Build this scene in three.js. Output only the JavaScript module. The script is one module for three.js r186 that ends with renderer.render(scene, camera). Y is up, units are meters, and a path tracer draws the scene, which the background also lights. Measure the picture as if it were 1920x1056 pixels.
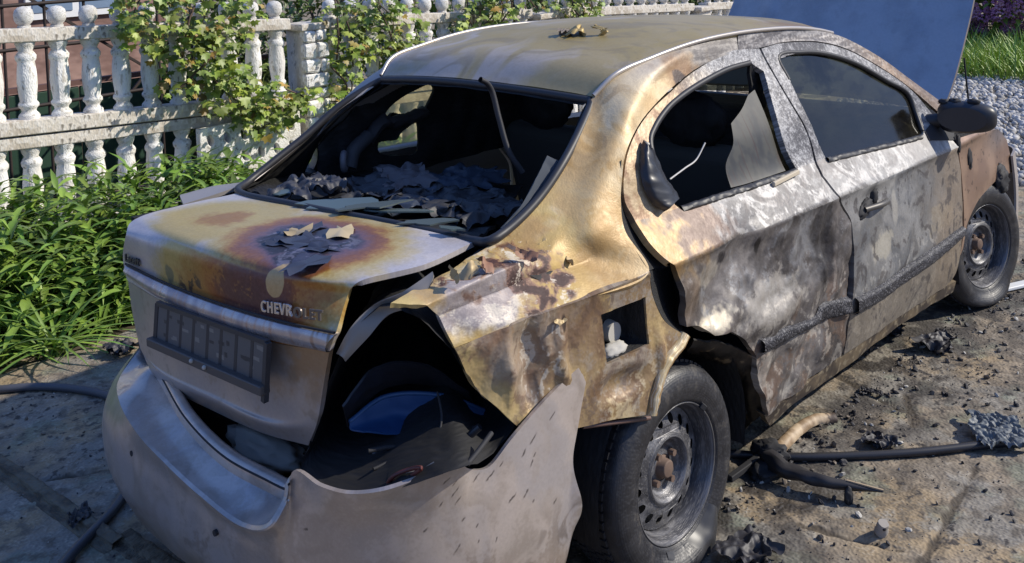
import * as THREE from 'three';
import { mergeGeometries, mergeVertices, toCreasedNormals } from 'three/addons/utils/BufferGeometryUtils.js';
import { RoundedBoxGeometry } from 'three/addons/geometries/RoundedBoxGeometry.js';
import { TextGeometry } from 'three/addons/geometries/TextGeometry.js';
import { FontLoader } from 'three/addons/loaders/FontLoader.js';
import { createNoise3D } from 'simplex-noise';

// ---------------------------------------------------------------- camera, sky, sun, exposure
const scene = new THREE.Scene();
const camera = new THREE.PerspectiveCamera(61.86, 1920 / 2249.514, 0.05, 400);
camera.position.set(-2.2786, 1.7842, 2.4222);
camera.up.set(0.049836, 0.998598, 0.017855);
camera.lookAt(-2.2786 + 0.723004, 1.7842 - 0.023738, 2.4222 - 0.690436);
camera.setViewOffset(1920, 2249.514, 0, 1193.514, 1920, 1056);   // the photograph is the lower part of a taller frame
camera.updateProjectionMatrix();

const SUN = new THREE.Vector3(0.58, 0.585, 0.57).normalize();
{
  const W = 256, H = 128, d = new Float32Array(W * H * 4);
  for (let j = 0; j < H; j++) for (let i = 0; i < W; i++) {
    const el = ((j + 0.5) / H - 0.5) * Math.PI, az = ((i + 0.5) / W - 0.5) * 2 * Math.PI;
    const y = Math.sin(el), x = Math.cos(el) * Math.cos(az), z = Math.cos(el) * Math.sin(az);
    const t = Math.pow(Math.max(0, y), 0.5), g = Math.max(0, x * SUN.x + y * SUN.y + z * SUN.z);
    const o = (j * W + i) * 4, glow = 0.25 * Math.pow(g, 6) + 0.5 * Math.pow(g, 60);
    const top = [0.085, 0.21, 0.62], hor = [0.36, 0.54, 0.88], gnd = [0.16, 0.14, 0.11];
    for (let c = 0; c < 3; c++) d[o + c] = (y > 0 ? hor[c] + (top[c] - hor[c]) * t + glow * [1, 0.95, 0.85][c] : gnd[c]);
    d[o + 3] = 1;
  }
  const sky = new THREE.DataTexture(d, W, H, THREE.RGBAFormat, THREE.FloatType);
  sky.mapping = THREE.EquirectangularReflectionMapping; sky.magFilter = THREE.LinearFilter; sky.minFilter = THREE.LinearFilter; sky.needsUpdate = true;
  scene.background = sky; scene.environment = sky;
  scene.backgroundIntensity = 0.95; scene.environmentIntensity = 0.95;
}
const sun = new THREE.DirectionalLight(new THREE.Color(1, 0.93, 0.81), 4.9);
sun.position.copy(SUN).multiplyScalar(20); sun.castShadow = true; sun.shadow.radius = 1.2;
sun.shadow.mapSize.set(4096, 4096);
Object.assign(sun.shadow.camera, { left: -9, right: 9, top: 9, bottom: -9, near: 1, far: 60 });
scene.add(sun, sun.target);
const renderer = new THREE.WebGLRenderer({ antialias: true });
renderer.toneMapping = THREE.LinearToneMapping; renderer.toneMappingExposure = 1.05;
renderer.shadowMap.enabled = true;

// ---------------------------------------------------------------- helpers
let seed_ = 7;
const rnd = () => { seed_ = (seed_ + 0x6d2b79f5) | 0; let t = Math.imul(seed_ ^ (seed_ >>> 15), 1 | seed_); t = (t + Math.imul(t ^ (t >>> 7), 61 | t)) ^ t; return ((t ^ (t >>> 14)) >>> 0) / 4294967296; };
const rr = (a, b) => a + (b - a) * rnd();
const N3 = createNoise3D(rnd);
const clamp = (x, a = 0, b = 1) => Math.min(b, Math.max(a, x)), lerp = (a, b, t) => a + (b - a) * t;
const sst = (a, b, x) => { const t = clamp((x - a) / (b - a)); return t * t * (3 - 2 * t); };
const V = (p) => new THREE.Vector3(p[0], p[1], p[2]);
const fbm = (P, f, o = 3, s = 0) => { let a = 0, w = 0.5, t = 0; for (let i = 0; i < o; i++) { a += w * N3(P[0] * f + s, P[1] * f + s * 1.7, P[2] * f - s); t += w; w *= 0.5; f *= 2.1; } return a / t; };   // -1..1
const mixc = (a, b, t) => [a[0] + (b[0] - a[0]) * t, a[1] + (b[1] - a[1]) * t, a[2] + (b[2] - a[2]) * t];
const ramp = (stops, t) => { if (t <= stops[0][0]) return stops[0][1]; for (let i = 1; i < stops.length; i++) if (t <= stops[i][0]) return mixc(stops[i - 1][1], stops[i][1], (t - stops[i - 1][0]) / (stops[i][0] - stops[i - 1][0])); return stops[stops.length - 1][1]; };
const dist = (P, C, r) => { const a = (P[0] - C[0]) / (r[0] ?? r), b = (P[1] - C[1]) / (r[1] ?? r), c = (P[2] - C[2]) / (r[2] ?? r); return Math.hypot(a, b, c); };
const shadow = (o) => { o.castShadow = o.receiveShadow = true; return o; };
function mesh(name, geo, mat, parent) { const m = shadow(new THREE.Mesh(geo, mat)); m.name = name; if (parent) parent.add(m); return m; }
const taken = {};
function thing(o, name, label, category, extra = {}) {
  taken[name] = (taken[name] ?? -1) + 1; o.name = taken[name] ? name + '_' + String(taken[name]).padStart(3, '0') : name;
  o.userData = { label, category, ...extra }; scene.add(o); return o;
}
function setting(o, name, label, kind = 'structure', category = 'ground') { o.name = name; o.userData = { kind, label, category }; scene.add(o); return o; }
const std = (o) => new THREE.MeshStandardMaterial(o), phy = (o) => new THREE.MeshPhysicalMaterial(o);
const lin = (r, g, b) => new THREE.Color().setRGB(r, g, b);

// textures: f(i/W, j/H) -> [r, g, b in 0..255 sRGB, roughness, metalness, height 0..1]
function maps(W, H, f) {
  const a = new Uint8Array(W * H * 4), b = new Uint8Array(W * H * 4), c = new Uint8Array(W * H * 4);
  for (let j = 0; j < H; j++) for (let i = 0; i < W; i++) {
    const q = f((i + 0.5) / W, (j + 0.5) / H), o = (j * W + i) * 4;
    a[o] = clamp(q[0], 0, 255); a[o + 1] = clamp(q[1], 0, 255); a[o + 2] = clamp(q[2], 0, 255); a[o + 3] = 255;
    b[o] = 0; b[o + 1] = clamp(q[3]) * 255; b[o + 2] = clamp(q[4] ?? 0) * 255; b[o + 3] = 255;
    c[o] = c[o + 1] = c[o + 2] = clamp(q[5] ?? 0.5) * 255; c[o + 3] = 255;
  }
  const mk = (d, srgb) => { const t = new THREE.DataTexture(d, W, H); t.magFilter = THREE.LinearFilter; t.minFilter = THREE.LinearMipmapLinearFilter; t.generateMipmaps = true; if (srgb) t.colorSpace = THREE.SRGBColorSpace; t.wrapS = t.wrapT = THREE.RepeatWrapping; t.needsUpdate = true; return t; };
  return { map: mk(a, true), rm: mk(b), bump: mk(c) };
}
function painted(surf, W, H, f, o = {}) {
  const m = maps(W, H, (u, v) => f(surf.at(u, v), u, v));
  for (const t of [m.map, m.rm, m.bump]) t.wrapS = t.wrapT = THREE.ClampToEdgeWrapping;
  return phy({ map: m.map, roughnessMap: m.rm, metalnessMap: m.rm, roughness: 1, metalness: 1, bumpMap: m.bump, bumpScale: o.bump ?? 0.002, clearcoat: o.coat ?? 0, clearcoatRoughness: o.cr ?? 0.2, side: THREE.DoubleSide });
}
function geoFrom(pos, uv, idx) {
  const g = new THREE.BufferGeometry();
  g.setAttribute('position', new THREE.Float32BufferAttribute(pos, 3)); g.setAttribute('uv', new THREE.Float32BufferAttribute(uv, 2)); g.setIndex(idx);
  g.computeVertexNormals(); return g;
}
const flat = (g) => { const h = g.index ? g.toNonIndexed() : g; for (const k of Object.keys(h.attributes)) if (!['position', 'normal', 'uv'].includes(k)) h.deleteAttribute(k); return h; };
const join = (list) => mergeGeometries(list.map(flat));

// a sheet through several 3D curves (each the same number of points), with thickness
function loft(curves, nu, nv, o = {}) {
  const cs = curves.map((c) => new THREE.CatmullRomCurve3(c.map(V), !!o.closed, 'centripetal'));
  const G = [];
  for (let i = 0; i <= nu; i++) {
    const col = cs.map((c) => o.hard ? polyAt(c.points, i / nu) : c.getPoint(i / nu));
    const cr = o.lin || col.length < 3 ? null : new THREE.CatmullRomCurve3(col, false, 'centripetal');
    const row = [];
    const kc = o.crease ? o.crease(i / nu) : 0;
    for (let j = 0; j <= nv; j++) row.push(cr ? (kc ? cr.getPoint(j / nv).lerp(polyAt(col, j / nv), kc) : cr.getPoint(j / nv)) : polyAt(col, j / nv));
    G.push(row);
  }
  const nrm = (i, j) => {
    const a = G[Math.min(nu, i + 1)][j].clone().sub(G[Math.max(0, i - 1)][j]), b = G[i][Math.min(nv, j + 1)].clone().sub(G[i][Math.max(0, j - 1)]);
    return a.cross(b).normalize();
  };
  if (o.disp) { const NN = G.map((r, i) => r.map((_, j) => nrm(i, j))); G.forEach((r, i) => r.forEach((p, j) => { const d = o.disp([p.x, p.y, p.z], i / nu, j / nv); if (Array.isArray(d)) p.add(V(d)); else p.addScaledVector(NN[i][j], d); })); }
  const pos = [], uv = [], idx = [];
  const put = (p, u, v) => { pos.push(p.x, p.y, p.z); uv.push(u, v); return pos.length / 3 - 1; };
  const F = G.map((r, i) => r.map((p, j) => put(p, i / nu, j / nv)));
  for (let i = 0; i < nu; i++) for (let j = 0; j < nv; j++) idx.push(F[i][j], F[i + 1][j], F[i + 1][j + 1], F[i][j], F[i + 1][j + 1], F[i][j + 1]);
  const parts = [geoFrom(pos, uv, idx)];
  if (o.thick) {
    const B = G.map((r, i) => r.map((p, j) => p.clone().addScaledVector(nrm(i, j), -o.thick)));
    const p2 = [], u2 = [], i2 = []; const put2 = (p, u, v) => { p2.push(p.x, p.y, p.z); u2.push(u, v); return p2.length / 3 - 1; };
    const Q = B.map((r, i) => r.map((p, j) => put2(p, i / nu, j / nv)));
    for (let i = 0; i < nu; i++) for (let j = 0; j < nv; j++) i2.push(Q[i][j], Q[i + 1][j + 1], Q[i + 1][j], Q[i][j], Q[i][j + 1], Q[i + 1][j + 1]);
    parts.push(geoFrom(p2, u2, i2));
    const p3 = [], u3 = [], i3 = []; const put3 = (p, u, v) => { p3.push(p.x, p.y, p.z); u3.push(u, v); return p3.length / 3 - 1; };
    const wall = (i, j, k, l) => { const a = put3(G[i][j], i / nu, j / nv), b = put3(G[k][l], k / nu, l / nv), c = put3(B[k][l], k / nu, l / nv), d = put3(B[i][j], i / nu, j / nv); i3.push(a, b, c, a, c, d); };
    for (let i = 0; i < nu; i++) { wall(i, 0, i + 1, 0); wall(i, nv, i + 1, nv); }
    if (!o.closed) for (let j = 0; j < nv; j++) { wall(0, j, 0, j + 1); wall(nu, j, nu, j + 1); }
    parts.push(geoFrom(p3, u3, i3));
  }
  const at = (u, v) => { const a = clamp(u) * nu, b = clamp(v) * nv, i = Math.min(nu - 1, a | 0), j = Math.min(nv - 1, b | 0), s = a - i, t = b - j; const q = (k) => lerp(lerp(G[i][j][k], G[i + 1][j][k], s), lerp(G[i][j + 1][k], G[i + 1][j + 1][k], s), t); return [q('x'), q('y'), q('z')]; };
  return { geo: parts.length > 1 ? join(parts) : parts[0], at, G };
}
function polyAt(pts, t) { const a = t * (pts.length - 1), i = Math.min(pts.length - 2, a | 0); return pts[i].clone().lerp(pts[i + 1], a - i); }

// a sheet cut to an outline (with holes) over a surface z = f(x, y)
const inside = (p, poly) => { let c = false; for (let i = 0, j = poly.length - 1; i < poly.length; j = i++) { const a = poly[i], b = poly[j]; if ((a[1] > p[1]) !== (b[1] > p[1]) && p[0] < (b[0] - a[0]) * (p[1] - a[1]) / (b[1] - a[1]) + a[0]) c = !c; } return c; };
function clipPoly(poly, x0, x1, y0, y1) {
  const cut = (q, f, at) => { const r = []; for (let i = 0; i < q.length; i++) { const a = q[i], b = q[(i + 1) % q.length], fa = f(a), fb = f(b); if (fa >= 0) r.push(a); if ((fa >= 0) !== (fb >= 0)) { const t = fa / (fa - fb); r.push([a[0] + (b[0] - a[0]) * t, a[1] + (b[1] - a[1]) * t]); } } return r; };
  let q = poly;
  for (const f of [(p) => p[0] - x0, (p) => x1 - p[0], (p) => p[1] - y0, (p) => y1 - p[1]]) { q = cut(q, f); if (q.length < 3) return []; }
  return q;
}
function smoothOutline(pts, step) {   // rounds an outline with a closed spline; a point with a third value 1 stays a corner
  const out = []; const n = pts.length;
  for (let i = 0; i < n; i++) {
    const a = pts[i], b = pts[(i + 1) % n], L = Math.hypot(b[0] - a[0], b[1] - a[1]), k = Math.max(1, Math.ceil(L / step));
    const p0 = a[2] ? a : pts[(i + n - 1) % n], p3 = b[2] ? b : pts[(i + 2) % n];
    for (let s = 0; s < k; s++) {
      const t = s / k; const cr = (c) => { const m0 = a[2] ? (b[c] - a[c]) : (b[c] - p0[c]) * 0.5 * Math.min(1, 2 * L / (L + Math.hypot(a[0] - p0[0], a[1] - p0[1]) + 1e-6)), m1 = b[2] ? (b[c] - a[c]) : (p3[c] - a[c]) * 0.5 * Math.min(1, 2 * L / (L + Math.hypot(p3[0] - b[0], p3[1] - b[1]) + 1e-6)); const t2 = t * t, t3 = t2 * t; return (2 * t3 - 3 * t2 + 1) * a[c] + (t3 - 2 * t2 + t) * m0 + (-2 * t3 + 3 * t2) * b[c] + (t3 - t2) * m1; };
      out.push([cr(0), cr(1)]);
    }
  }
  return out;
}
function panel(outline, holes, cell, surf, thick, o = {}) {
  const loops = [outline, ...holes].map((l) => o.raw ? l : smoothOutline(l, cell));
  let x0 = 1e9, x1 = -1e9, y0 = 1e9, y1 = -1e9; for (const p of loops[0]) { x0 = Math.min(x0, p[0]); x1 = Math.max(x1, p[0]); y0 = Math.min(y0, p[1]); y1 = Math.max(y1, p[1]); }
  const nx = Math.ceil((x1 - x0) / cell), ny = Math.ceil((y1 - y0) / cell), dx = (x1 - x0) / nx, dy = (y1 - y0) / ny;
  const e = 1e-3, S = (x, y) => V(surf(x, y));
  const normal = (x, y) => { const a = S(x + e, y).sub(S(x - e, y)), b = S(x, y + e).sub(S(x, y - e)); return a.cross(b).normalize(); };
  const pos = [], uv = [], nor = [], idx = [], key = new Map();
  const put = (x, y) => { const k = Math.round(x * 1e5) + ',' + Math.round(y * 1e5); let i = key.get(k); if (i === undefined) { const p = S(x, y), n = normal(x, y); i = pos.length / 3; pos.push(p.x, p.y, p.z); nor.push(n.x, n.y, n.z); uv.push((x - x0) / (x1 - x0), (y - y0) / (y1 - y0)); key.set(k, i); } return i; };
  // which cells does any edge cross
  const hit = new Set();
  for (const l of loops) for (let i = 0; i < l.length; i++) { const a = l[i], b = l[(i + 1) % l.length], k = Math.ceil(Math.hypot(b[0] - a[0], b[1] - a[1]) / (cell * 0.2)) + 1; for (let s = 0; s <= k; s++) { const cx = Math.floor((lerp(a[0], b[0], s / k) - x0) / dx), cy = Math.floor((lerp(a[1], b[1], s / k) - y0) / dy); hit.add(clamp(cx, 0, nx - 1) * 10000 + clamp(cy, 0, ny - 1)); } }
  const rev = (l) => THREE.ShapeUtils.area(l.map((p) => new THREE.Vector2(p[0], p[1]))) < 0 ? [...l].reverse() : l;
  const L0 = loops.map(rev);
  for (let i = 0; i < nx; i++) for (let j = 0; j < ny; j++) {
    const ax = x0 + i * dx, ay = y0 + j * dy, bx = ax + dx, by = ay + dy;
    if (!hit.has(i * 10000 + j)) {
      const c = [(ax + bx) / 2, (ay + by) / 2]; if (!inside(c, L0[0]) || L0.slice(1).some((h) => inside(c, h))) continue;
      const a = put(ax, ay), b = put(bx, ay), d = put(bx, by), f = put(ax, by); idx.push(a, b, d, a, d, f); continue;
    }
    const q = clipPoly(L0[0], ax, bx, ay, by); if (q.length < 3) continue;
    const hs = L0.slice(1).map((h) => clipPoly(h, ax, bx, ay, by)).filter((h) => h.length > 2);
    const clean = (l) => l.filter((p, k) => { const r = l[(k + 1) % l.length]; return Math.hypot(p[0] - r[0], p[1] - r[1]) > 1e-6; });
    let tris = [];
    const qa = clean(q); if (qa.length < 3) continue;
    if (!hs.length) tris = THREE.ShapeUtils.triangulateShape(qa.map((p) => new THREE.Vector2(...p)), []).map((t) => t.map((k) => qa[k]));
    else {   // sample the cell finely and keep the small squares outside the hole
      const K = 6; for (let a = 0; a < K; a++) for (let b = 0; b < K; b++) {
        const px = ax + dx * a / K, py = ay + dy * b / K, qx = px + dx / K, qy = py + dy / K, c = [(px + qx) / 2, (py + qy) / 2];
        if (!inside(c, L0[0]) || L0.slice(1).some((h) => inside(c, h))) continue;
        tris.push([[px, py], [qx, py], [qx, qy]], [[px, py], [qx, qy], [px, qy]]);
      }
    }
    for (const t of tris) idx.push(...t.map((p) => put(p[0], p[1])));
  }
  const front = new THREE.BufferGeometry();
  front.setAttribute('position', new THREE.Float32BufferAttribute(pos, 3)); front.setAttribute('normal', new THREE.Float32BufferAttribute(nor, 3)); front.setAttribute('uv', new THREE.Float32BufferAttribute(uv, 2)); front.setIndex(idx);
  const parts = [front];
  if (thick) {
    const w = thick; const back = front.clone(), bp = back.attributes.position, bn = back.attributes.normal;
    for (let i = 0; i < bp.count; i++) { bp.setXYZ(i, bp.getX(i) - w * bn.getX(i), bp.getY(i) - w * bn.getY(i), bp.getZ(i) - w * bn.getZ(i)); bn.setXYZ(i, -bn.getX(i), -bn.getY(i), -bn.getZ(i)); }
    const bi = [...idx]; for (let i = 0; i < bi.length; i += 3) { const t = bi[i]; bi[i] = bi[i + 1]; bi[i + 1] = t; } back.setIndex(bi);
    parts.push(back);
    const p3 = [], u3 = [], i3 = [];
    for (const l of loops) for (let i = 0; i < l.length; i++) {
      const a = l[i], b = l[(i + 1) % l.length], A = S(...a), B = S(...b), NA = normal(...a), NB = normal(...b), o3 = p3.length / 3;
      for (const [p, q] of [[A, a], [B, b], [B.clone().addScaledVector(NB, -w), b], [A.clone().addScaledVector(NA, -w), a]]) { p3.push(p.x, p.y, p.z); u3.push((q[0] - x0) / (x1 - x0), (q[1] - y0) / (y1 - y0)); }
      i3.push(o3, o3 + 1, o3 + 2, o3, o3 + 2, o3 + 3);
    }
    parts.push(geoFrom(p3, u3, i3));
  }
  return { geo: join(parts), at: (u, v) => surf(x0 + u * (x1 - x0), y0 + v * (y1 - y0)), box: [x0, x1, y0, y1] };
}
const mirrorZ = (g) => { const h = g.clone(); h.scale(1, 1, -1); if (h.index) { const a = h.index.array; for (let i = 0; i < a.length; i += 3) { const t = a[i]; a[i] = a[i + 1]; a[i + 1] = t; } } else { for (const k of ['position', 'normal', 'uv']) { const at = h.attributes[k], n = at.itemSize; for (let i = 0; i < at.count; i += 3) for (let c = 0; c < n; c++) { const t = at.array[i * n + c]; at.array[i * n + c] = at.array[(i + 1) * n + c]; at.array[(i + 1) * n + c] = t; } } } return h; };
function tube(pts, r, seg = 24, rad = 8, closed = false) { return new THREE.TubeGeometry(new THREE.CatmullRomCurve3(pts.map(V), closed, 'centripetal'), seg, r, rad, closed); }
function bar(a, b, w, h = w, rnd_ = 0) {   // box bar between two points
  const A = V(a), B = V(b), L = A.distanceTo(B), g = rnd_ ? new RoundedBoxGeometry(w, h, L, 2, rnd_) : new THREE.BoxGeometry(w, h, L);
  g.applyMatrix4(new THREE.Matrix4().lookAt(B, A, new THREE.Vector3(0, 1, 0.001))); const m = A.add(B).multiplyScalar(0.5); g.translate(m.x, m.y, m.z); return g;
}
function lump(r, s, amp, f, o = 3, det = 4) {   // crumpled irregular lump
  let g = new THREE.IcosahedronGeometry(1, det); g = mergeVertices(g.deleteAttribute('normal') && g.deleteAttribute('uv') ? g : g); const p = g.attributes.position;
  for (let i = 0; i < p.count; i++) { const q = [p.getX(i), p.getY(i), p.getZ(i)], k = 1 + amp * (1 - 2 * Math.abs(fbm(q, f, o, s))); p.setXYZ(i, q[0] * k * r[0], q[1] * k * r[1], q[2] * k * r[2]); }
  g.computeVertexNormals(); const uv = new Float32Array(p.count * 2); for (let i = 0; i < p.count; i++) { uv[2 * i] = p.getX(i); uv[2 * i + 1] = p.getZ(i); } g.setAttribute('uv', new THREE.BufferAttribute(uv, 2)); return g;
}
const crumple = (w, d, amp, f, sd) => { f *= .55; const g = new THREE.PlaneGeometry(w, d, 36, 28), q = g.attributes.position; for (let i = 0; i < q.count; i++) { const P = [q.getX(i), q.getY(i), sd], e = 1 + .35 * fbm(P, 12, 2, sd); q.setXYZ(i, P[0] * e, P[1] * e, amp * (1 - 2 * Math.abs(fbm(P, f, 3, sd + 2))) + amp * .18 * fbm(P, f * 3, 2, sd)); } g.computeVertexNormals(); g.rotateX(-Math.PI / 2); return g; };
// ---------------------------------------------------------------- the ground
const groundTex = (() => {
  const m = maps(512, 512, (u, v) => { const P = [Math.cos(u * 6.2832) * 2, Math.sin(u * 6.2832) * 2 + Math.cos(v * 6.2832) * 2, Math.sin(v * 6.2832) * 2], a = fbm(P, 1.2, 4, 3), b = fbm(P, 9, 4, 5); let c = mixc([138, 124, 102], [112, 100, 82], sst(-.3, .4, a)); c = mixc(c, [168, 160, 146], .5 * sst(.2, .5, b)); return [...c, .95, 0, .5 + .4 * b]; });
  for (const t of [m.map, m.rm, m.bump]) t.repeat.set(30, 30); return m;
})();
{ const g = new THREE.PlaneGeometry(90, 90); g.rotateX(-Math.PI / 2); g.translate(10, -.03, 0); setting(shadow(new THREE.Mesh(g, std({ map: groundTex.map, bumpMap: groundTex.bump, bumpScale: .01, roughness: .95 }))), 'ground', 'bare earth round the yard'); }
// yard: worn concrete under dried mud, soot and ash
const YX0 = -2.0, YX1 = 4.9, YZ0 = -2.24, YZ1 = 2.0;
const crackLines = [[[1.019,1.241], [.435,1.297]], [[1.395,.863], [1.17,.977]], [[1.261,.898], [1.398,.563]], [[-.975,-1.148], [-.697,-.967]], [[.387,.953], [.46,1.228]]];
const segD = (x, z, [a, b]) => { const dx = b[0] - a[0], dz = b[1] - a[1], t = clamp(((x - a[0]) * dx + (z - a[1]) * dz) / (dx * dx + dz * dz)); return Math.hypot(x - a[0] - dx * t, z - a[1] - dz * t); };
const yardH = (x, z) => {
  const P = [x, 0, z]; let h = .006 * fbm(P, 1.3, 3, 2) + .0035 * fbm(P, 7, 3, 4) + .002 * fbm(P, 28, 2, 6);
  const w = .02 * fbm(P, 9, 2, 8);
  for (const c of crackLines) h -= .012 * sst(.016, .002, Math.abs(segD(x, z, c) + w * .5));
  return h * sst(.9, .0, Math.max(0, -z - 1.3));
};
{
  const nx = 420, nz = 260, pos = [], uv = [], idx = [];
  for (let i = 0; i <= nx; i++) for (let j = 0; j <= nz; j++) { const x = lerp(YX0, YX1, i / nx), z = lerp(YZ0, YZ1, j / nz); const e = N3(x * 2.2, 1, 7) * .03 + N3(x * 9, 2, 7) * .01; const zz = j === 0 ? z + e : z; pos.push(x, yardH(x, zz), zz); uv.push(i / nx, j / nz); }
  for (let i = 0; i < nx; i++) for (let j = 0; j < nz; j++) { const a = i * (nz + 1) + j; idx.push(a, a + 1, a + nz + 2, a, a + nz + 2, a + nz + 1); }
  const m = maps(1800, 1106, (u, v) => {
    const x = lerp(YX0, YX1, u), z = lerp(YZ0, YZ1, v), P = [x, 0, z], a = fbm(P, .9, 3, 3), b = fbm(P, 4, 3, 5), e = fbm(P, 16, 3, 7), f = fbm(P, 75, 2, 9), gr = .3 * e + .25 * f;
    let c = mixc([146, 132, 112], [124, 114, 100], sst(-.4, .4, b + .3 * a + .4 * gr)), rough = .88;
    const q = fbm(P, 1.7, 3, 21); c = mixc(c, [156, 134, 100], .6 * sst(-.05, .35, q + .4 * gr)); c = mixc(c, [126, 122, 114], .8 * sst(-.02, .3, fbm(P, 2.6, 3, 31) + .7 * gr)); c = mixc(c, [108, 118, 102], .5 * sst(.15, .5, fbm(P, 3.4, 2, 41) + .5 * gr));
    c = mixc(c, [172, 164, 150], .4 * sst(.2, .6, e + .6 * f)); c = mixc(c, [86, 78, 68], .7 * sst(.12, .5, fbm(P, 11, 3, 51) + .5 * f));
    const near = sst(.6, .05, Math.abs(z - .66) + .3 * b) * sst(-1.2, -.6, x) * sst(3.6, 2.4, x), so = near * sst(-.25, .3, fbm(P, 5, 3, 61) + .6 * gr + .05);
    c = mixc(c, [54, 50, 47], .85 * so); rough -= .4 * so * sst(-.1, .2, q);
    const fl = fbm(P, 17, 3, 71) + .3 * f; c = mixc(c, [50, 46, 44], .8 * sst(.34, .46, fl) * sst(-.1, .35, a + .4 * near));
    const w = .03 * N3(x * 9, 0, z * 9) + .01 * e; let cr = 0; for (const k of crackLines) cr = Math.max(cr, sst(.014, .004, Math.abs(segD(x, z, k) + w * .4))); c = mixc(c, [64, 56, 46], .75 * cr);
    return [c[0] + 14 * f, c[1] + 14 * f, c[2] + 13 * f, rough, 0, .5 + .3 * f + .2 * e];
  });
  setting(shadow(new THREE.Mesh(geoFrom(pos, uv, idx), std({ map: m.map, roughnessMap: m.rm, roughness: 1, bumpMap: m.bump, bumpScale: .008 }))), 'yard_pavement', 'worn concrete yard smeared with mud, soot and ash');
}
{ // gravel drive beyond the car, and its stones
  const pos = [], uv = [], idx = [], nx = 60, nz = 60; for (let i = 0; i <= nx; i++) for (let j = 0; j <= nz; j++) { const x = lerp(4.6, 9.6, i / nx), z = lerp(-3.4, 4, j / nz); pos.push(x, -.012 + .02 * fbm([x, 0, z], 2, 2, 4), z); uv.push(i / nx, j / nz); }
  for (let i = 0; i < nx; i++) for (let j = 0; j < nz; j++) { const a = i * (nz + 1) + j; idx.push(a, a + 1, a + nz + 2, a, a + nz + 2, a + nz + 1); }
  const m = maps(512, 512, (u, v) => { const P = [u * 5, 0, v * 7.4], a = fbm(P, 2, 3, 3), b = fbm(P, 20, 3, 4); let c = mixc([150, 142, 130], [110, 102, 92], sst(-.4, .4, b)); c = mixc(c, [130, 118, 96], .6 * sst(.1, .5, a)); return [...c, .95, 0, .5 + .5 * b]; });
  setting(shadow(new THREE.Mesh(geoFrom(pos, uv, idx), std({ map: m.map, roughness: .95, bumpMap: m.bump, bumpScale: .02 }))), 'gravel_drive', 'pale crushed gravel drive beyond the car');
  const g = lump([1, .7, .9], 5, .3, 1.6, 2, 1), st = new THREE.InstancedMesh(g, std({ color: 0xffffff, roughness: .9 }), 9000), M = new THREE.Matrix4(), q = new THREE.Quaternion(), e = new THREE.Euler(), c = new THREE.Color();
  for (let i = 0; i < 9000; i++) { const x = rr(4.7, 9.5), z = rr(-2.2, 2.2), s = rr(.012, .034); e.set(rr(0, 6), rr(0, 6), rr(0, 6)); q.setFromEuler(e); M.compose(new THREE.Vector3(x, -.005 + s * .3, z), q, new THREE.Vector3(s, s, s)); st.setMatrixAt(i, M); const k = rr(.2, .55); st.setColorAt(i, c.setRGB(k, k * .96, k * .9)); }
  setting(shadow(st), 'gravel', 'loose pale crushed stones on the drive', 'stuff', 'gravel');
}
// soil of the flower bed
{ const pos = [], uv = [], idx = [], nx = 80, nz = 24; for (let i = 0; i <= nx; i++) for (let j = 0; j <= nz; j++) { const x = lerp(-3, 9, i / nx), z = lerp(-4.2, -2.2, j / nz); pos.push(x, -.022 + .03 * fbm([x, 0, z], 3, 3, 4), z); uv.push(i, j); } for (let i = 0; i < nx; i++) for (let j = 0; j < nz; j++) { const a = i * (nz + 1) + j; idx.push(a, a + 1, a + nz + 2, a, a + nz + 2, a + nz + 1); }
  setting(shadow(new THREE.Mesh(geoFrom(pos, uv, idx), std({ color: lin(.07, .055, .035), roughness: .95 }))), 'flower_bed', 'dark soil of the bed along the fence'); }

// ---------------------------------------------------------------- the concrete balustrade fence
const fenceTex = maps(512, 512, (u, v) => { const P = [u * 4, v * 4, 0], a = fbm(P, .8, 4, 3), b = fbm(P, 5, 4, 5), f = fbm(P, 24, 2, 7); let c = mixc([232, 230, 224], [216, 212, 204], sst(-.2, .4, a)); c = mixc(c, [172, 164, 148], .6 * sst(.2, .5, b)); c = mixc(c, [112, 106, 94], .6 * sst(.42, .6, fbm(P, 3, 4, 17) + .2 * f)); return [c[0] + 8 * f, c[1] + 8 * f, c[2] + 8 * f, .9, 0, .5 + .3 * f + .2 * b]; });
const paintedConcrete = std({ map: fenceTex.map, bumpMap: fenceTex.bump, bumpScale: .006, roughness: .9 });
const railTex = maps(512, 256, (u, v) => { const P = [u * 6, v * 3, 0], a = fbm(P, .8, 4, 33), b = fbm(P, 5, 4, 35), f = fbm(P, 24, 2, 37); let c = mixc([206, 198, 184], [176, 166, 150], sst(-.2, .4, a)); c = mixc(c, [220, 215, 206], .7 * sst(.0, .2, b)); c = mixc(c, [84, 76, 64], .6 * sst(.35, .6, b - .4 * a)); return [c[0] + 8 * f, c[1] + 8 * f, c[2] + 8 * f, .92, 0, .5 + .3 * f + .2 * b]; });
const rawConcrete = std({ map: railTex.map, bumpMap: railTex.bump, bumpScale: .006, roughness: .92 });
const SL = -.058, FZ = -3.6, fy = (x) => SL * x;     // the fence steps gently down to the right
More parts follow.
